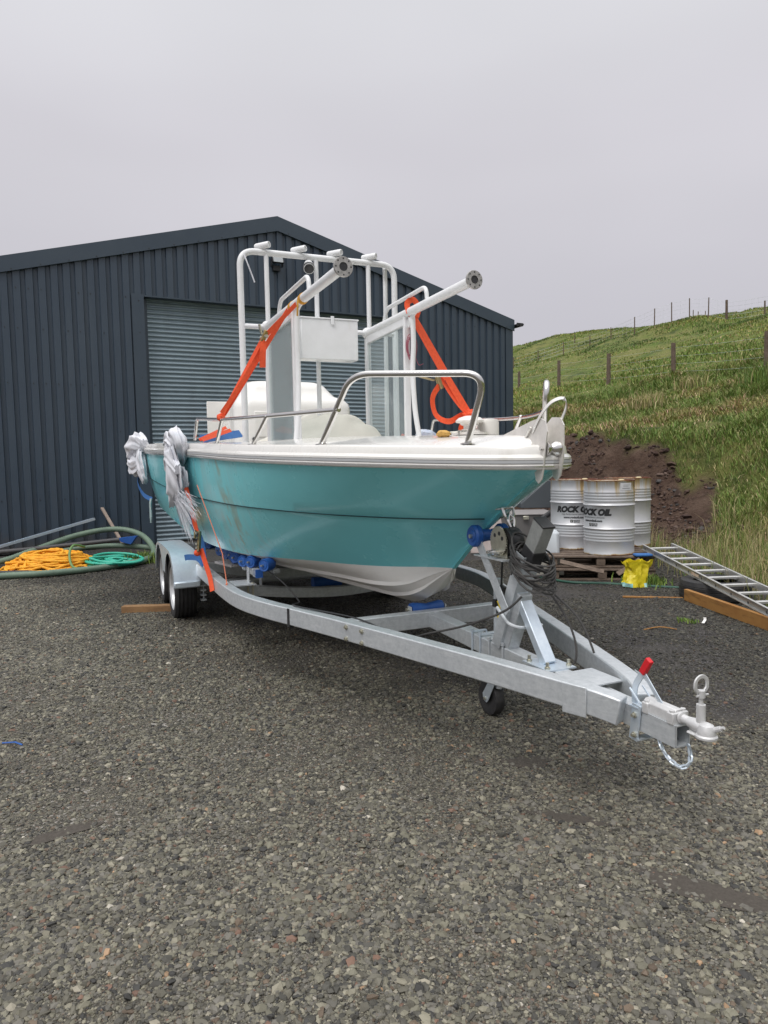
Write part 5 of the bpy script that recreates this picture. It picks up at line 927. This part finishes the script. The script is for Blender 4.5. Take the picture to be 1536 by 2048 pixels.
# pink wire hank on the far arm
hk = M(); c0 = V((-3.09, .43, 2.33))
for k in range(7):
    ph = random.uniform(0, 6); P = [c0 + V((.01 * sin(a + ph), (.035 + .008 * sin(k)) * sin(a) + .012 * math.sin(ph), .10 * cos(a) * (.8 + .2 * sin(k * 2)))) for a in np.linspace(0, 2 * pi, 22, endpoint=False)]; hk.tube(P, .003, 5, close=True)
hk.tube([(-3.08, .42, 2.50), c0 + V((0, 0, .06))], .003, 5); hk.tube(cr([c0 + V((0, .03, -.06)), c0 + V((0, .06, -.13)), c0 + V((0, .10, -.12))], 4), .0025, 5)
solo('wire_hank', hk, mat('pink flex', (.36, .10, .14), .5), 'small hank of dark pink wire hanging from the far lifting eye', 'wire', (-3.09, .43, 2.3), 'T')
# trailer lighting cable coil
cc0 = V((-.94, 0, 1.02)); cb = M(); pts = []; nt_ = 15
for i in range(nt_ * 20):
    a = 2 * pi * i / 20; k = i / 20; rr = .098 + .03 * NZ.noise(V((k * .8, 1, 0))) + .012 * sin(a * 2 + k * 1.7); tl = .6 + .5 * NZ.noise(V((k * .4, 9, 3)))
    pts.append(cc0 + V((rr * 1.12 * cos(a) + .015, (.095 + .022 * NZ.noise(V((k * .9, 4, 0)))) * sin(a), -.07 + .11 * NZ.noise(V((k * .55, 5, 5))) * 1.2 - rr * cos(a) * tl + .035 * sin(a + k))))
cb.tube(pts, .0050, 7)
CB = solo('cable_coil', cb, cable, 'grey lighting cable coiled over the winch post', 'cable', tuple(cc0), 'T')
obj('cable_end', M().tube(cr([(-.93, -.06, .80), (-1.0, -.12, .72), (-1.2, -.22, .62), (-1.42, -.34, .54), (-1.5, -.37, .50)], 8), .0058, 8), cable, CB)
obj('cable_loop', M().tube(cr([(-.93, .09, .82), (-.86, .13, .72), (-.80, .15, .60), (-.78, .14, .50), (-.80, .10, .47)], 8), .0055, 8), cable, CB)
obj('cable_loop', M().tube(cr([(-.90, .11, .80), (-.80, .17, .70), (-.73, .20, .56), (-.69, .20, .44), (-.70, .17, .39), (-.78, .13, .38), (-.9, .10, .40)], 8), .0055, 8), cable, CB)
obj('cable_end', M().tube(cr([(-1.14, .03, 1.13), (-1.06, -.01, 1.06), (-1.02, -.04, .98), (-.99, -.08, .9)], 8), .0055, 8), cable, CB)
solo('brake_cable', M().tube(cr([(-3.20, -.77, .70), (-2.95, -.70, .63), (-2.78, -.66, .56), (-2.5, -.70, .555), (-2.38, -.76, .558), (-1.9, -.55, .556), (-1.6, -.40, .50), (-1.4, -.2, .47)], 8), .005, 7), blackpl, 'thin black cable running from the cradle to the tie on the near beam', 'cable', (-2.5, -.7, .55), 'T')
# ================================================================== YARD CLUTTER
def ribs(zs, R0, amp, w_): return zs
def drum_mesh(c):
    R_, H_ = .2925, .88; prof = [(0, .012), (R_ - .03, .012), (R_ - .016, .0), (R_ + .003, 0), (R_ + .004, .014), (R_, .02)]
    def ring(z0, a=.013, w_=.016): return [(R_, z0 - w_), (R_ + a * .6, z0 - w_ * .5), (R_ + a, z0), (R_ + a * .6, z0 + w_ * .5), (R_, z0 + w_)]
    for z0 in (.165, .200, .235, .268): prof += [(R_, z0 - .014), (R_ + .004, z0 - .006), (R_ + .004, z0 + .004), (R_, z0 + .012)]
    prof += ring(.310); prof += ring(.590)
    for z0 in (.640, .674, .708, .742): prof += [(R_, z0 - .014), (R_ + .004, z0 - .006), (R_ + .004, z0 + .004), (R_, z0 + .012)]
    prof += [(R_, .862), (R_ + .004, .866), (R_ + .003, H_), (R_ - .016, H_), (R_ - .02, H_ - .014), (0, H_ - .014)]
    return M().lathe(c, (0, 0, 1), prof, 72)
ink = mat('black print', (.02, .02, .022), .6)
def text_mesh(s, size, bold, shear, italic=False):
    cu = bpy.data.curves.new('t', 'FONT'); cu.body = s; cu.size = size; cu.offset = bold; cu.shear = shear; cu.align_x = 'CENTER'; cu.resolution_u = 3; o = bpy.data.objects.new('t', cu); C.objects.link(o); bpy.context.view_layer.update()
    me = bpy.data.meshes.new_from_object(o.evaluated_get(bpy.context.evaluated_depsgraph_get())); bpy.data.objects.remove(o)
    import bmesh
    bm = bmesh.new(); bm.from_mesh(me); bmesh.ops.triangulate(bm, faces=bm.faces)
    bmesh.ops.subdivide_edges(bm, edges=[e_ for e_ in bm.edges if e_.calc_length() > .02], cuts=2, use_grid_fill=True); vs_ = [v.co.copy() for v in bm.verts]; fs_ = [tuple(v.index for v in f.verts) for f in bm.faces]; bm.free(); return vs_, fs_
LINES = [('ROCK OIL', .098, .0072, .22, .475, 1.0), ('High Performance Lubricants', .026, .0, 0, .437, 1.02), ('www.rockoil.com', .036, .0018, 0, .395, 1.0), ('MADE IN', .02, .0010, 0, .362, 1), ('BRITAIN', .02, .0010, 0, .342, 1)]
LM = [(text_mesh(*l[:4]), l[4], l[5]) for l in LINES]
def drum(label, x, y, z0, ang, dpos=None, txt=True, sticker=False):
    D_ = thing('oil_drum', label, 'drum', (x, y, z0), 'W', 'silver oil drums on the stacked pallets'); c = V((x, y, z0)); obj('drum_shell', drum_mesh(c), drumm, D_, ang=50)
    R_ = .2936
    def wrap(u, v, dr=0): a = ang + u / R_; return (x + (R_ + dr) * cos(a), y + (R_ + dr) * sin(a), z0 + v)
    if txt:
        for (vs_, fs_), zz, sx_ in LM:
            o2 = .055 if zz < .37 else 0
            obj('lettering', M().add([wrap(p.x * sx_ + o2 * .6, p.y + zz, .0008) for p in vs_], fs_), ink, D_, flat=True)
        m = M(); m.add([wrap(u, v, .0008) for u, v in ((-.045, .342), (-.012, .342), (-.012, .377), (-.045, .377))], [(0, 1, 2, 3)]); obj('emblem', m, ink, D_, flat=True)
        m = M(); m.add([wrap(u, v, .0014) for u, v in ((-.036, .350), (-.030, .348), (-.020, .372), (-.026, .372))], [(0, 1, 2, 3)]); obj('emblem', m, gel, D_, flat=True)
    if sticker:
        m = M()
        for i in range(6): m.add([wrap(-1.0 * 0 + a2, v, .0008) for a2, v in ((.335 + .014 * 2 * i, .762), (.335 + .028 * (i + 1), .762), (.335 + .028 * (i + 1), .852), (.335 + .028 * i, .852))], [(0, 1, 2, 3)])
        obj('paper_label', m, mat('paper label', (.62, .62, .64), .6), D_, flat=True)
        m = M()
        for v0, v1, a2, b2 in ((.782, .792, .36, .47), (.81, .814, .37, .45), (.825, .829, .37, .47)):
            for i in range(4): u0 = a2 + (b2 - a2) * i / 4; u1 = a2 + (b2 - a2) * (i + 1) / 4; m.add([wrap(u0, v0, .0014), wrap(u1, v0, .0014), wrap(u1, v1, .0014), wrap(u0, v1, .0014)], [(0, 1, 2, 3)])
        obj('lettering', m, mat('grey print', (.3, .3, .32), .6), D_, flat=True)
    obj('bung', M().lathe((x + .1, y - .14, z0 + .866), (0, 0, 1), [(0, 0), (.036, 0), (.036, .02), (.02, .026), (0, .026)], 16), mat('yellow white bung', (.6, .5, .3), .5), D_)
drum('front silver oil drum with a paper label and rust streaks down its right side', 2.72, 8.44, .292, radians(-148), sticker=True)
drum('left silver oil drum reading ROCK OIL, behind the front one', 2.46, 9.04, .292, radians(-105))
drum('right silver oil drum with a rusty rim, half hidden behind the front one', 3.21, 9.22, .292, radians(60), txt=False)
def pallet(label, x, y, z0, rot, mt):
    P_ = thing('pallet', label, 'pallet', (x, y, z0), 'W', 'two stacked pallets under the drums'); R_ = Matrix.Rotation(rot, 3, 'Z'); X_, Y_ = R_ @ V((1, 0, 0)), R_ @ V((0, 1, 0)); c = V((x, y, z0))
    def b(nm, cx, cy, cz, a, d, h): obj(nm, M().box(c + X_ * cx + Y_ * cy + V((0, 0, cz)), (a, d, h), X=X_, Y=Y_), mt, P_, bevel=.004)
    for cy in (-.45, -.27, -.09, .09, .27, .45): b('deck_board', random.uniform(-.005, .005), cy, .131, 1.2, .125, .022)
    for cx in (-.55, 0, .55):
        for cy in (-.45, 0, .45): b('block', cx, cy, .066, .10, .10, .078)
        b('stringer', cx, 0, .1125, .10, 1.0, .014)
    for cy in (-.45, 0, .45): b('base_board', 0, cy, .014, 1.2, .10, .022)
pallet('lower weathered pallet resting on the gravel under the drums', 2.60, 8.62, .0, radians(-6), woodg); pallet('upper weathered pallet directly under the silver drums', 2.62, 8.66, .146, radians(-9), woodg)
solo('broken_board', M().sweep([(2.0, 7.93, .27), (2.25, 7.86, .21), (2.46, 7.8, .16)], rect(.07, .014), (0, -.6, 1)), woodg, 'split grey board leaning against the left front of the pallets', 'board', (2.2, 7.9, .15), bevel=.003)
solo('broken_board', M().sweep([(2.62, 7.82, .13), (2.76, 7.84, .20), (2.90, 7.88, .285)], rect(.06, .012), (0, -.8, 1)), woodg, 'split grey board poking up at the right front of the pallets', 'board', (2.76, 7.84, .13), bevel=.003)
solo('blue_cloth', M().box((3.0, 8.08, .305), (.20, .12, .03)), bluew, 'blue folded scrap on the pallet corner beside the ladder top', 'cloth', (3.0, 8.08, .29), bevel=.012)
solo('green_pipe', M().tube(cr([(1.75, 8.6, .02), (2.1, 8.0, .02), (2.5, 7.85, .02), (3.0, 7.6, .02), (3.6, 7.35, .02)], 8), .014, 8), mat('green pvc', (.03, .10, .07), .5), 'thin dark green pipe on the gravel in front of the pallets', 'pipe', (2.5, 7.8, 0))
# ladder
LD = thing('ladder', 'aluminium ladder sloping from the pallets to the ground', 'ladder', (3.3, 6.4, 0), 'W'); L0, L1 = V((3.12, 8.42, .355)), V((3.155, 4.0, .035)); Wd = V((.37, .03, 0))
for q in (0, 1): obj('stile', M().sweep([L0 + Wd * q, L1 + Wd * q], [(-.012, -.034), (.012, -.034), (.012, -.028), (-.006, -.028), (-.006, .028), (.012, .028), (.012, .034), (-.012, .034)] if q == 0 else [(-.012, -.034), (.012, -.034), (.012, .034), (-.012, .034), (-.012, .028), (.006, .028), (.006, -.028), (-.012, -.028)]), alu, LD)
for k in range(15):
    p = L0.lerp(L1, (.13 + .292 * k) / (L1 - L0).length); rg = obj('rung', M().sweep([p + Wd * .02, p + Wd * .98], [(-.017, -.012), (.017, -.012), (.017, .006), (.010, .014), (-.010, .014), (-.017, .006)]), alu, LD)
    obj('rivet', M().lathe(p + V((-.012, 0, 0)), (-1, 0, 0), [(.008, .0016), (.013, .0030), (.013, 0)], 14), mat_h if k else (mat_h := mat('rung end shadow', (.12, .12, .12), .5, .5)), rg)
obj('warning_label', M().box((3.118, 6.98, .252), (.0015, .16, .03), X=(1, 0, 0), Y=(0, 1, .0724)), mat('label print', (.6, .55, .45), .5, noise=(30, (.6, .2, .05), .8)), LD)
TYR = thing('old_tyre', 'black car tyre lying flat under the ladder', 'tyre', (3.42, 7.05, 0), 'W')
obj('carcass', M().lathe((3.34, 7.02, .0), (0, 0, 1), [(.205, .02), (.23, .005), (.28, .0), (.32, .012), (.335, .03), (.336, .06), (.331, .064), (.336, .07), (.336, .10), (.331, .104), (.336, .11), (.336, .14), (.331, .144), (.334, .15), (.32, .19), (.28, .205), (.23, .2), (.205, .185), (.215, .17), (.30, .15), (.315, .1), (.30, .05), (.215, .035), (.205, .02)], 56), rubber, TYR, ang=25)
solo('plank', M().beam((2.98, 6.86, .075), (3.24, 4.9, .06), .045, .115), woody, 'long yellow brown plank lying on edge beside the tyre', 'plank', (3.1, 5.9, 0), bevel=.004)
solo('batten', M().beam((2.44, 7.12, .014), (3.0, 6.98, .016), .035, .015), woody, 'thin pale batten lying on the gravel in front of the yellow bag', 'batten', (2.7, 7.05, 0), bevel=.002)
solo('plastic_scrap', M().sweep(cr([(2.72, 5.92, .015), (2.76, 5.97, .03), (2.80, 6.06, .03)], 4), rect(.022, .004)), gel, 'curled white plastic scrap on the dark gravel', 'scrap', (2.76, 5.97, 0))
solo('wood_sliver', M().tube(cr([(2.15, 5.75, .012), (2.3, 5.80, .02), (2.42, 5.74, .012)], 4), .006, 5), woody, 'short pale sliver of wood on the dark gravel', 'sliver', (2.3, 5.78, 0))
BG = thing('plastic_sack', 'crumpled yellow plastic sack standing in front of the pallets', 'sack', (2.78, 7.62, 0), 'W')
m = M(); NB = 44
for i in range(15):
    z_ = .30 * i / 14; f = i / 14
    for j in range(NB):
        a = 2 * pi * j / NB; r = .125 - .03 * f + .035 * f ** 3 + .05 * NZ.noise(V((cos(a) * 1.7, sin(a) * 1.7, z_ * 8))) - .05 * abs(NZ.noise(V((cos(a) * 4.4, sin(a) * 4.4, z_ * 16 + 4)))) - .02 * (i == 0); rx = r * (1.15 + .1 * f); ry = r * (.8 - .35 * f)
        m.v.append(V((2.77 + rx * cos(a) + .02 * f, 7.66 + ry * sin(a), max(.002, z_ * (1 + .12 * NZ.noise(V((cos(a) * 2.5, sin(a) * 2.5, 7))) * f) + .02 * NZ.noise(V((cos(a) * 5, sin(a) * 5, f * 4))) * f))))
for i in range(14):
    for j in range(NB): m.f.append((i * NB + j, i * NB + (j + 1) % NB, (i + 1) * NB + (j + 1) % NB, (i + 1) * NB + j))
m.f.append(tuple(range(NB)))
bagm = mat('yellow sack film', (.72, .60, .02), .35, noise=(5, (.62, .48, .02), .8), bump=(22, .35, .03), streak=((9, 9, 16), (.16, .12, .03), .64, .70, .9)); obj('sack_film', m, bagm, BG, ang=32)
bv = [V(v.co) + V((2.78, 7.62, 0)) for v in BG.children[0].data.vertices][NB:4 * NB]; bv = [V((2.77 + 1.02 * (v.x - 2.77), 7.66 + 1.04 * (v.y - 7.66), v.z)) for v in bv]
for a_, b_ in ((20, 30), (36, 43)):
    m = M().add([bv[i * NB + j] for i in range(3) for j in range(a_, b_ + 1)], [(i * (b_ - a_ + 1) + j, i * (b_ - a_ + 1) + j + 1, (i + 1) * (b_ - a_ + 1) + j + 1, (i + 1) * (b_ - a_ + 1) + j) for i in range(2) for j in range(b_ - a_)]); obj('printed_band', m, mat('teal sack print', (.25, .62, .60), .4, noise=(14, (.62, .72, .7), .7)), BG, ang=70)
# grey tubs behind the bow
TB = thing('grey_tub', 'grey plastic tub behind the bow of the boat', 'tub', (1.95, 9.9, 0), 'W')
obj('tub_shell', M().box((2.02, 9.9, .44), (.50, .6, .48), taper=1.28).box((2.02, 9.9, .685), (.70, .80, .02)), mat('grey tub plastic', (.24, .225, .22), .6, noise=(5, (.18, .17, .165), .7)), TB, bevel=.01)
obj('tub_plinth', M().box((2.0, 9.9, .11), (.62, .65, .20)), mat('beige box', (.42, .40, .36), .7, noise=(6, (.3, .29, .25), .8)), TB, bevel=.01)
obj('catch', M().box((1.93, 9.49, .64), (.08, .02, .05)), zinc, TB, bevel=.005)
solo('hopper_lid', M().add([(2.02, 10.3, .71), (2.62, 10.3, .71), (2.62, 10.3, 1.03), (2.42, 10.3, 1.13), (2.02, 10.3, .78), (2.02, 10.7, .71), (2.62, 10.7, .71), (2.62, 10.7, 1.03), (2.42, 10.7, 1.13), (2.02, 10.7, .78)], [(0, 1, 2, 3, 4), (9, 8, 7, 6, 5), (0, 5, 6, 1), (1, 6, 7, 2), (2, 7, 8, 3), (3, 8, 9, 4), (4, 9, 5, 0)]), mat('slate plastic', (.07, .08, .09), .5), 'dark slate hopper lid behind the grey tub', 'lid', (2.3, 10.5, 0), bevel=.01)
JC = thing('jerry_can', 'white plastic container between the winch and the drums', 'container', (1.95, 8.7, 0), 'W')
obj('can_body', loft([ringr(1.86, 2.16, 8.55, 8.85, .25, .04), ringr(1.86, 2.16, 8.55, 8.85, .52, .05), ringr(1.89, 2.13, 8.58, 8.82, .56, .05)]), mat('milky plastic', (.62, .66, .70), .4), JC, bevel=.006); obj('can_stand', M().box((2.0, 8.72, .12), (.42, .34, .24)), mat('beige crate', (.45, .43, .38), .7), JC, bevel=.01)
solo('stained_sheet', M().box((1.68, 10.6, .30), (.75, .05, .56), X=(1, 0, 0), Y=(0, 1, -.2)), mat('stained white panel', (.60, .52, .50), .6, noise=(6, (.42, .34, .32), .8)), 'stained white sheet leaning behind the stem of the boat', 'sheet', (1.68, 10.6, 0), bevel=.006)
solo('blade_handle', M().tube([(2.05, 9.3, .60), (2.30, 9.3, .78)], .035, 10), blackpl, 'dark grip sticking out beside the left drum', 'handle', (2.1, 9.3, .5))
# wheel chock, hoses, rope, lengths of metal
solo('wheel_chock', M().beam((-2.62, 6.88, .035), (-1.95, 6.90, .035), .09, .07), wood, 'brown timber chock between the two near wheels', 'chock', (-2.3, 6.9, 0), bevel=.005)
def hosep(pts, r, ridge, n=12, close=False, step=.02):
    P = cr(pts, 10, close); d = [0]
    for a, b in zip(P[:-1], P[1:]): d.append(d[-1] + (b - a).length)
    k = max(8, int(d[-1] / step)); out = []
    xs_ = np.linspace(0, d[-1], k); arr = np.array([list(p) for p in P]); out = [V((np.interp(x, d, arr[:, 0]), np.interp(x, d, arr[:, 1]), np.interp(x, d, arr[:, 2]))) for x in xs_]
    return M().tube(out, r, n, False, [1 + (ridge if i % 2 else 0) for i in range(k)])
sucm = mat('grey green suction hose', (.15, .215, .155), .55, noise=(5, (.10, .15, .115), .8), streak=((4, 4, 30), (.055, .075, .06), .56, .75, .7))
solo('suction_hose', hosep([(-6.6, 8.2, .045), (-5.9, 8.62, .045), (-5.03, 9.08, .045), (-4.55, 9.22, .045), (-4.05, 9.55, .045), (-3.72, 9.95, .05), (-3.55, 10.35, .06), (-3.62, 10.9, .13), (-3.95, 11.3, .33), (-4.4, 11.4, .42), (-4.9, 11.1, .36), (-5.3, 10.4, .20), (-5.6, 10.0, .10), (-6.3, 9.5, .05)], .042, .10), sucm, 'thick grey green ribbed suction hose coiled against the shed wall', 'hose', (-4.5, 9.8, 0), ang=80)
solo('suction_hose', hosep([(-3.35, 10.25, .05), (-3.30, 10.7, .06), (-3.5, 11.1, .10), (-4.1, 11.2, .16), (-4.7, 11.0, .18), (-5.2, 10.6, .12)], .040, .10), sucm, 'second loop of ribbed suction hose behind the teal hose', 'hose', (-4.2, 10.8, 0), ang=80)
def pile(n, cx, cy, rx, ry, h, r, seed, jit=.25, nn=16):
    rnd = random.Random(seed); P = []
    for i in range(n):
        a = rnd.uniform(0, 2 * pi); f = .35 + .65 * rnd.random() ** .5; ox, oy = rnd.gauss(0, rx * jit), rnd.gauss(0, ry * jit)
        for k in range(nn):
            b = a + 2 * pi * k / nn; x_, y_ = rx * f * cos(b) + ox, ry * f * sin(b) + oy; q = max(0, 1 - (x_ / rx / 1.35) ** 2 - (y_ / ry / 1.35) ** 2); P.append(V((cx + x_, cy + y_, r + h * q * (.25 + .75 * i / n) + .01 * rnd.random())))
    return cr(P, 4)
ropem = mat('orange polypropylene rope', (.86, .42, .02), .6, noise=(9, (.72, .27, .012), .8), bump=(140, .9, .006))
def rope(P, r):                                       # two-strand look: radius pulses along the lay
    return M().tube(P, r, 7, False, [1 + .22 * math.sin(i * 1.9) for i in range(len(P))])
solo('rope_heap', rope(pile(30, -4.80, 10.0, .50, .40, .30, .016, 4), .019), ropem, 'heap of orange rope on the ground by the shed wall', 'rope', (-4.8, 10.0, 0), ang=80)
solo('teal_hose', M().tube(pile(7, -3.95, 10.1, .40, .36, .20, .018, 12, .10, 18), .018, 10), mat('teal garden hose', (.045, .42, .30), .4), 'coil of bright teal garden hose beside the orange rope', 'hose', (-3.83, 10.15, 0), ang=80)
solo('green_hose', M().tube(cr([(-4.40, 10.2, .28), (-4.42, 9.9, .34), (-4.42, 9.75, .24), (-4.32, 9.6, .08), (-4.1, 9.5, .03)], 8), .017, 10), mat('olive hose', (.13, .24, .08), .5), 'short olive green hose end looped over the orange rope', 'hose', (-4.2, 9.8, 0))
solo('metal_channel', M().sweep([(-6.6, 10.3, .05), (-4.98, 12.0, .55)], [(-.03, -.02), (.03, -.02), (.03, .02), (.024, .02), (.024, -.014), (-.024, -.014), (-.024, .02), (-.03, .02)]), galv2, 'long galvanised channel propped against the shed wall', 'channel', (-5.5, 11, 0))
solo('leaning_batten', M().beam((-4.33, 11.5, .17), (-4.93, 12.22, .72), .05, .03), mat('grey brown batten', (.30, .24, .20), .8, noise=(9, (.2, .16, .13), .8)), 'grey brown batten leaning on the shed wall behind the hoses', 'batten', (-4.3, 11.5, 0), bevel=.003)
solo('black_pipe', M().tube(cr([(-6.9, 9.55, .20), (-5.6, 10.3, .22), (-4.6, 10.75, .27), (-4.15, 10.9, .30)], 6), .035, 12), mat('black water pipe', (.05, .05, .055), .5, noise=(6, (.10, .095, .09), .7)), 'long black pipe lying across the back of the orange rope', 'pipe', (-5.3, 10.3, 0))
solo('black_pipe', M().tube(cr([(-6.6, 8.75, .04), (-5.5, 9.25, .05), (-4.95, 9.40, .04), (-4.75, 9.42, .03)], 6), .03, 12), mat('black pipe', (.022, .022, .024), .5), 'short black pipe end in front of the orange rope', 'pipe', (-5.4, 9.3, 0))
solo('blue_offcut', M().add([(-4.25, 11.1, .30), (-3.95, 11.1, .33), (-4.05, 11.1, .20), (-4.2, 11.1, .24), (-4.25, 11.2, .30), (-3.95, 11.2, .33), (-4.05, 11.2, .20), (-4.2, 11.2, .24)], [(0, 1, 2, 3), (7, 6, 5, 4), (0, 4, 5, 1), (1, 5, 6, 2), (2, 6, 7, 3), (3, 7, 4, 0)]), blue, 'small blue plastic offcut behind the orange rope', 'offcut', (-4.1, 11.1, .2))
solo('blue_twine', M().tube([(-2.02, 3.565, .03), (-1.95, 3.56, .035), (-1.90, 3.535, .03)], .005, 5), blue, 'scrap of blue twine at the left edge of the gravel', 'twine', (-1.95, 3.56, 0))
# ================================================================== FENCES
def gz(x, y): return float(hill(np.array([x]), np.array([y]))[0])
def fence(label, posts, h, r, wires, name, cat='fence', net=0):
    F_ = thing(name, label, cat, (posts[0][0], posts[0][1], gz(posts[0][0], posts[0][1])), 'W'); tops = []
    for p in posts:
        x_, y_ = p[0], p[1]; hh = p[2] if len(p) > 2 else h; rr = p[3] if len(p) > 3 else r; z_ = gz(x_, y_); ln = random.uniform(-.03, .03)
        obj('post', M().tube([(x_, y_, z_ - .3), (x_ + ln * .5, y_, z_ + hh * .5), (x_ + ln, y_, z_ + hh)], rr, 10, False, [1.05, 1, .95]), postw, F_); tops.append((x_, y_, z_, hh))
    for f in wires:
        m = M()
        for (a, b) in zip(tops[:-1], tops[1:]):
            n_ = 6; P = []
            for k in range(n_ + 1): u = k / n_; x_, y_ = a[0] + (b[0] - a[0]) * u, a[1] + (b[1] - a[1]) * u; P.append((x_, y_, a[2] + (b[2] - a[2]) * u + h * f - .03 * sin(pi * u)))
            m.tube(P, .0028 if not net else .007, 4)
        obj('wire', m, galv, F_)
    if net:
        m = M()
        for (a, b) in zip(tops[:-1], tops[1:]):
            L_ = math.hypot(b[0] - a[0], b[1] - a[1]); n_ = int(L_ / .6)
            for k in range(n_): u = k / n_; x_, y_ = a[0] + (b[0] - a[0]) * u, a[1] + (b[1] - a[1]) * u; z_ = a[2] + (b[2] - a[2]) * u; m.tube([(x_, y_, z_ + h * .12), (x_, y_, z_ + h * .95)], .004, 3)
        o_ = obj('netting', m, galv, F_)
def at(px, D): return ((px - 768) / 1400 * D, D)
fence('lower post and wire fence across the grassy slope', [at(1640, 19.5), at(1530, 22), at(1346, 27), at(1217, 30.5), at(1119, 37), at(1040, 46), at(985, 56)], 1.42, .085, (.25, .45, .65, .88), 'wire_fence')
fence('upper tall netting fence along the skyline of the hill', [at(1700, 50), at(1524, 54) + (1.25, .06), at(1449, 58) + (1.75, .10), at(1413, 59), at(1376, 60), at(1341, 61), at(1307, 61), at(1268, 62), at(1222, 66), at(1180, 69), at(1128, 72), at(1078, 72), at(1030, 74)], 1.6, .045, (.15, .35, .55, .75, .96), 'netting_fence', net=1)
fence('row of short distant posts on the brow behind the netting fence', [at(1383, 84), at(1393, 86), at(1407, 88), at(1150, 80)], 1.0, .05, (), 'short_fence')
